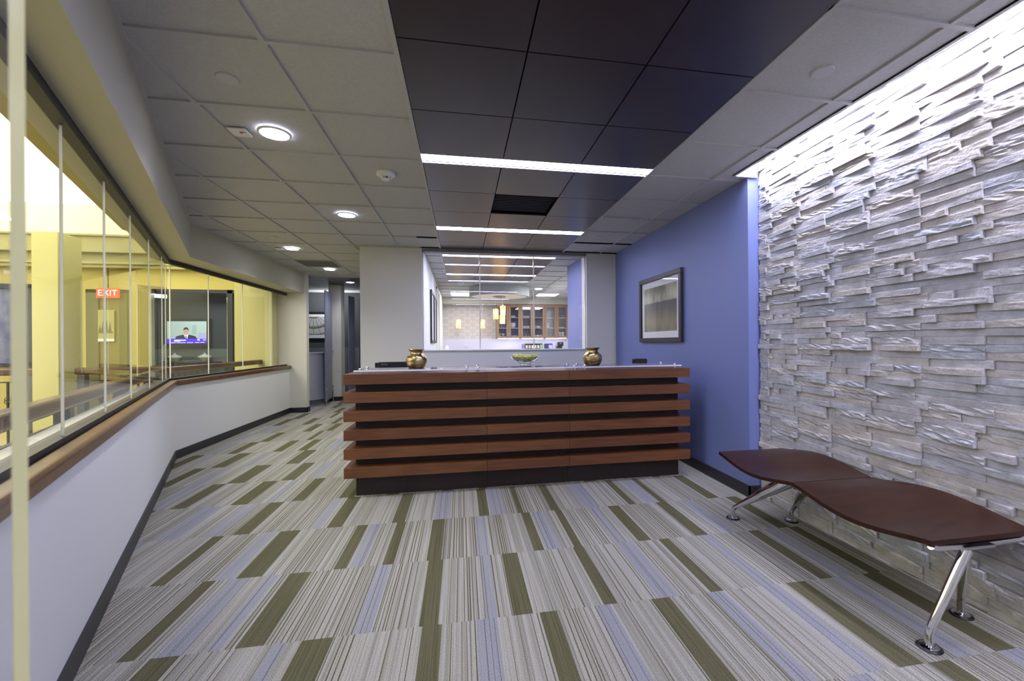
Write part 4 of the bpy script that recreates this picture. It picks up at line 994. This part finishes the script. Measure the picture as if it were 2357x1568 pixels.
# shopfront room with television
sr = MB(); sr.box(-6.6, -4.34, 10.62, 10.7, 0, 2.45, 0); sr.box(-6.6, -4.72, 10.60, 10.62, 0, 1.26, 1); sr.box(-6.65, -6.6, 9.2, 10.7, 0, 2.45, 0); sr.box(-4.34, -4.30, 9.2, 10.7, 0, 2.45, 1); sr.box(-6.6, -4.34, 9.2, 10.7, 2.44, 2.46, 0); sr.box(-4.66, -4.34, 9.60, 9.65, 0, 2.20, 2); sr.box(-4.66, -4.34, 9.60, 9.65, 2.20, 2.44, 3)
struct('wall_back', sr, [M['grey'], M['grey2'], mat('pale_green_wall', (.48, .54, .50), .6), M['awhite']], 'dark grey lounge behind the shopfront')
w4 = thing('window_4', '', ''); del w4['category']; w4['kind'] = 'structure'; w4['label'] = 'dark-framed shopfront before the television lounge'
m = MB()
for a_, b_ in ((-5.62, -5.54), (-5.46, -5.42), (-4.36, -4.27), (-4.185, -4.16)): m.box(a_, b_, 9.0, 9.06, 0, 2.385)
m.box(-5.62, -4.16, 9.0, 9.06, 2.32, 2.385); m.box(-5.62, -4.16, 9.0, 9.06, 0, .08); obj('window_frame', m, M['iron'], w4)
m = sheet(-5.54, 9.03, -4.36, 9.03, .08, 2.32); obj('glass_pane', m, M['glass'], w4)
m = MB(); m.tube([(-5.38, 8.98, 1.05), (-5.38, 8.94, 1.05), (-5.38, 8.94, 1.35), (-5.38, 8.98, 1.35)], .010, 8); obj('pull_handle', m, M['chrome'], w4)
# blank-off of the yellow part: tinted side shopfront with reflections of a picture and exit sign modelled solid
w5 = thing('window_5', '', ''); del w5['category']; w5['kind'] = 'structure'; w5['label'] = 'olive tinted shopfront left of the television lounge'
m = MB()
for a_, b_ in ((-6.62, -6.42), (-6.10, -5.98)): m.box(a_, b_, 8.95, 9.0, 0, 2.36)
m.box(-6.62, -5.98, 8.95, 9.0, 2.30, 2.36); obj('window_frame', m, mat('olive_frame', (.10, .10, .03), .4), w5)
m = MB(); m.box(-6.42, -6.10, 8.97, 8.99, 0, 2.30); obj('tinted_pane', m, mat('olive_pane', (.22, .18, .06), .15), w5)
t = thing('framed_picture', 'reflection of a sailing ship print, modelled solid under the exit sign reflection', 'picture', (-6.30, 8.93, 1.45))  # a reflection in the glass, built as a solid print
m = MB(); m.box(-6.42, -6.17, 8.935, 8.95, 1.42, 1.99); obj('sheet', m, mat('ship_sky', (.40, .38, .16), .6), t)
m = MB(); m.box(-6.42, -6.17, 8.932, 8.935, 1.42, 1.47); obj('lower_margin', m, M['mat_board'], t)
m = MB()
for x, h_, w_ in ((-6.39, .12, .04), (-6.345, .20, .05), (-6.29, .22, .05), (-6.235, .18, .05)): m.add([(x - w_ / 2, 8.931, 1.60), (x + w_ / 2, 8.931, 1.60), (x + w_ * .1, 8.931, 1.60 + h_)], [(0, 1, 2)])
m.box(-6.41, -6.19, 8.930, 8.934, 1.575, 1.595); obj('ship_drawing', m, mat('ship_ink', (.12, .12, .05), .7), t)
t = thing('exit_sign_reflection', 'reflection of a red exit sign, modelled solid above the ship picture', 'sign', (-6.22, 8.88, 2.2))  # sign seen only as a reflection, built as a solid panel
m = MB(); m.box(-6.40, -6.05, 8.87, 8.90, 2.20, 2.37); obj('panel', m, emit('exit_red', (1.0, .06, .03), .5), t)
text('EXIT', 'lettering', .15, (-6.225, 8.868, 2.285), Euler((pi / 2, 0, 0)), emit('exit_white', (1, 1, 1), .6), t, .0008)
m = MB(); m.tube([(-6.225, 8.885, 2.37), (-6.225, 8.885, 2.745)], .008, 8); obj('stem', m, M['iron'], t)
# dark office window, far left
w6 = thing('window_6', '', ''); del w6['category']; w6['kind'] = 'structure'; w6['label'] = 'dark-framed office window at the far left'
m = MB()
for a_, b_ in ((-9.2, -9.1), (-7.60, -7.45)): m.box(a_, b_, 8.96, 9.05, 0, 2.42)
m.box(-9.2, -7.45, 8.96, 9.05, 2.36, 2.44); m.box(-9.2, -7.45, 8.96, 9.05, .98, 1.05); obj('window_frame', m, M['navy'], w6)
m = MB(); m.box(-9.1, -7.6, 9.02, 9.03, 1.05, 2.36); obj('glass_pane', m, mat('office_blue', (.22, .24, .36), .2, col2=(.10, .11, .26), scale=5), w6)
# television
t = thing('television', 'wall-mounted television showing a newsreader over a blue caption bar', 'television', (-5.88, 10.56, 1.6))
m = MB(); m.box(-6.33, -5.45, 10.54, 10.60, 1.30, 1.93); obj('bezel', m, M['black'], t, bevel=.005)
tx0, tx1, tz0, tz1 = -6.29, -5.52, 1.385, 1.865
m = MB(); m.box(tx0, tx1, 10.536, 10.54, tz0, tz1); sc = obj('screen', m, emit('screen_room', (.45, .60, .55), .42), t)
def scr(name, pts, col, s, y):
    m = MB(); n = len(pts); m.add([(x, y, z) for x, z in pts], [tuple(range(n))]); return obj(name, m, emit('screen_' + name, col, s * .5), sc)
scr('blue_banner', [(tx0, tz0), (tx1, tz0), (tx1, tz0 + .10), (tx0, tz0 + .10)], (.06, .0, 1.0), 1.3, 10.5345)
scr('suit', [(-6.13, tz0 + .10), (-5.70, tz0 + .10), (-5.74, tz0 + .155), (-5.86, tz0 + .185), (-5.99, tz0 + .185), (-6.11, tz0 + .15)], (.01, .01, .02), .5, 10.5350)
scr('shirt', [(-5.965, tz0 + .185), (-5.925, tz0 + .10), (-5.895, tz0 + .10), (-5.872, tz0 + .185)], (.8, .8, 1.0), 1.0, 10.5346)
scr('tie', [(-5.927, tz0 + .165), (-5.93, tz0 + .10), (-5.905, tz0 + .10), (-5.91, tz0 + .165)], (.15, .12, .5), .6, 10.5343)
fc = [(-5.918 + .047 * cos(a), tz0 + .255 + .075 * sin(a)) for a in [2 * pi * k / 24 for k in range(24)]]
scr('face', fc, (.62, .36, .30), .9, 10.5344)
scr('hair', [(-5.918 + .055 * cos(a), tz0 + .275 + .075 * sin(a)) for a in [pi * k / 12 for k in range(13)]] + [(-5.965, tz0 + .285), (-5.918, tz0 + .308), (-5.872, tz0 + .285)][::1], (.03, .02, .02), .6, 10.5340)
scr('wall_panel', [(-5.80, tz0 + .2), (-5.71, tz0 + .2), (-5.71, tz0 + .40), (-5.80, tz0 + .40)], (.35, .5, .5), .8, 10.5352)
scr('desk_shape', [(-5.68, tz0 + .12), (tx1, tz0 + .12), (tx1, tz0 + .22), (-5.68, tz0 + .22)], (.45, .45, .75), .8, 10.5352)
m = MB()
for x0, x1, z0_, z1_ in ((-6.15, -5.92, .055, .075), (-6.15, -6.03, .036, .046), (-6.24, -6.12, .008, .018), (-6.10, -5.93, .008, .018), (-5.90, -5.78, .008, .018), (-5.74, -5.66, .010, .02), (-5.64, -5.56, .012, .022), (-5.59, -5.53, .065, .08), (-5.70, -5.65, .06, .085)):
    m.box(x0, x1, 10.5338, 10.5343, tz0 + z0_, tz0 + z1_)
obj('caption_strips', m, emit('screen_white', (1, 1, 1), .7), sc)
t = thing('wall_ledge', 'dark ledge below the television', 'shelf', (-5.8, 10.5, .95))
m = MB(); m.box(-6.55, -5.25, 10.35, 10.60, .945, .975); obj('ledge', m, M['iron'], t)
for x, lab in ((-6.10, 'left squat celadon vase under the television'), (-5.52, 'right squat celadon vase under the television')):
    m = MB(); m.lathe([(0, 0), (.05, 0), (.06, .01), (.10, .055), (.125, .095), (.128, .11), (.11, .13), (.05, .155), (.022, .172), (.020, .19), (.026, .20), (.015, .198), (.012, .17), (0, .15)], x, 10.46, .975, 32)
    recenter(tag(obj('squat_vase', m, M['pgreen'], smooth=True), lab, 'vase', 'squat vases under the television'), (x, 10.46, .975))

# railings
def baluster(m, x, y, z0, z1, cage):
    m.box(x - .009, x + .009, y - .009, y + .009, z0, z1)
    zc = z1 - .22 if cage else z1 - .42
    for k in range(4):
        pts = []
        for i in range(9):
            tt = i / 8; r = .030 * sin(pi * tt) + .004; a = k * pi / 2 + tt * pi * .9; pts.append((x + r * cos(a), y + r * sin(a), zc - .05 + .10 * tt))
        m.tube(pts, .0035, 5)
    return m
def railing(label, p0, p1, ztop, posts, loc):
    t = thing('balcony_railing', label, 'railing', (loc[0], loc[1], 0), 'wooden-topped iron railings of the atrium')
    a = Vector(p0); b = Vector(p1); d_ = (b - a).normalized(); L = (b - a).length; n_ = Vector((-d_.y, d_.x))
    m = MB(); m.along(a, b, -.045, .045, ztop - .085, ztop); obj('handrail', m, M['rail2'], t, bevel=.02, seg=3)
    m = MB(); m.along(a, b, -.012, .012, ztop - .175, ztop - .160); m.along(a, b, -.012, .012, .10, .115); obj('flat_bars', m, M['iron'], t)
    for q in posts:
        c_ = a + d_ * q; m = MB(); m.along(c_ - d_ * .04, c_ + d_ * .04, -.035, .035, 0, ztop - .085); obj('post', m, M['post'], t)
    k = 0; q = .14
    while q < L - .08:
        if all(abs(q - pq) > .08 for pq in posts):
            c_ = a + d_ * q; m = MB(); baluster(m, c_.x, c_.y, .115, ztop - .175, k % 2); obj('baluster', m, M['iron'], t)
        k += 1; q += .135
    return t
def offp(s, o): v_ = Vector(K0) + dK * s + nK * o; return (v_.x, v_.y)
railing('long wooden-topped iron railing just outside the angled glazing', offp(.4, .34), (-3.72, 6.08), 1.05, (.85, 2.2, 3.55, 4.85), (-2.6, 3.6))
railing('wooden-topped iron railing outside the straight glazing, in front of the television', (-3.74, 6.16), (-3.74, 9.3), 1.06, (.06, 1.55, 3.0), (-3.74, 7.7))
railing('far railing crossing right of the yellow column', (-4.80, 6.35), (-3.80, 6.35), 1.065, (.07,), (-4.3, 6.35))
railing('far railing left of the yellow column', (-8.5, 6.35), (-5.16, 6.35), 1.065, (3.25, 1.6), (-6.5, 6.35))
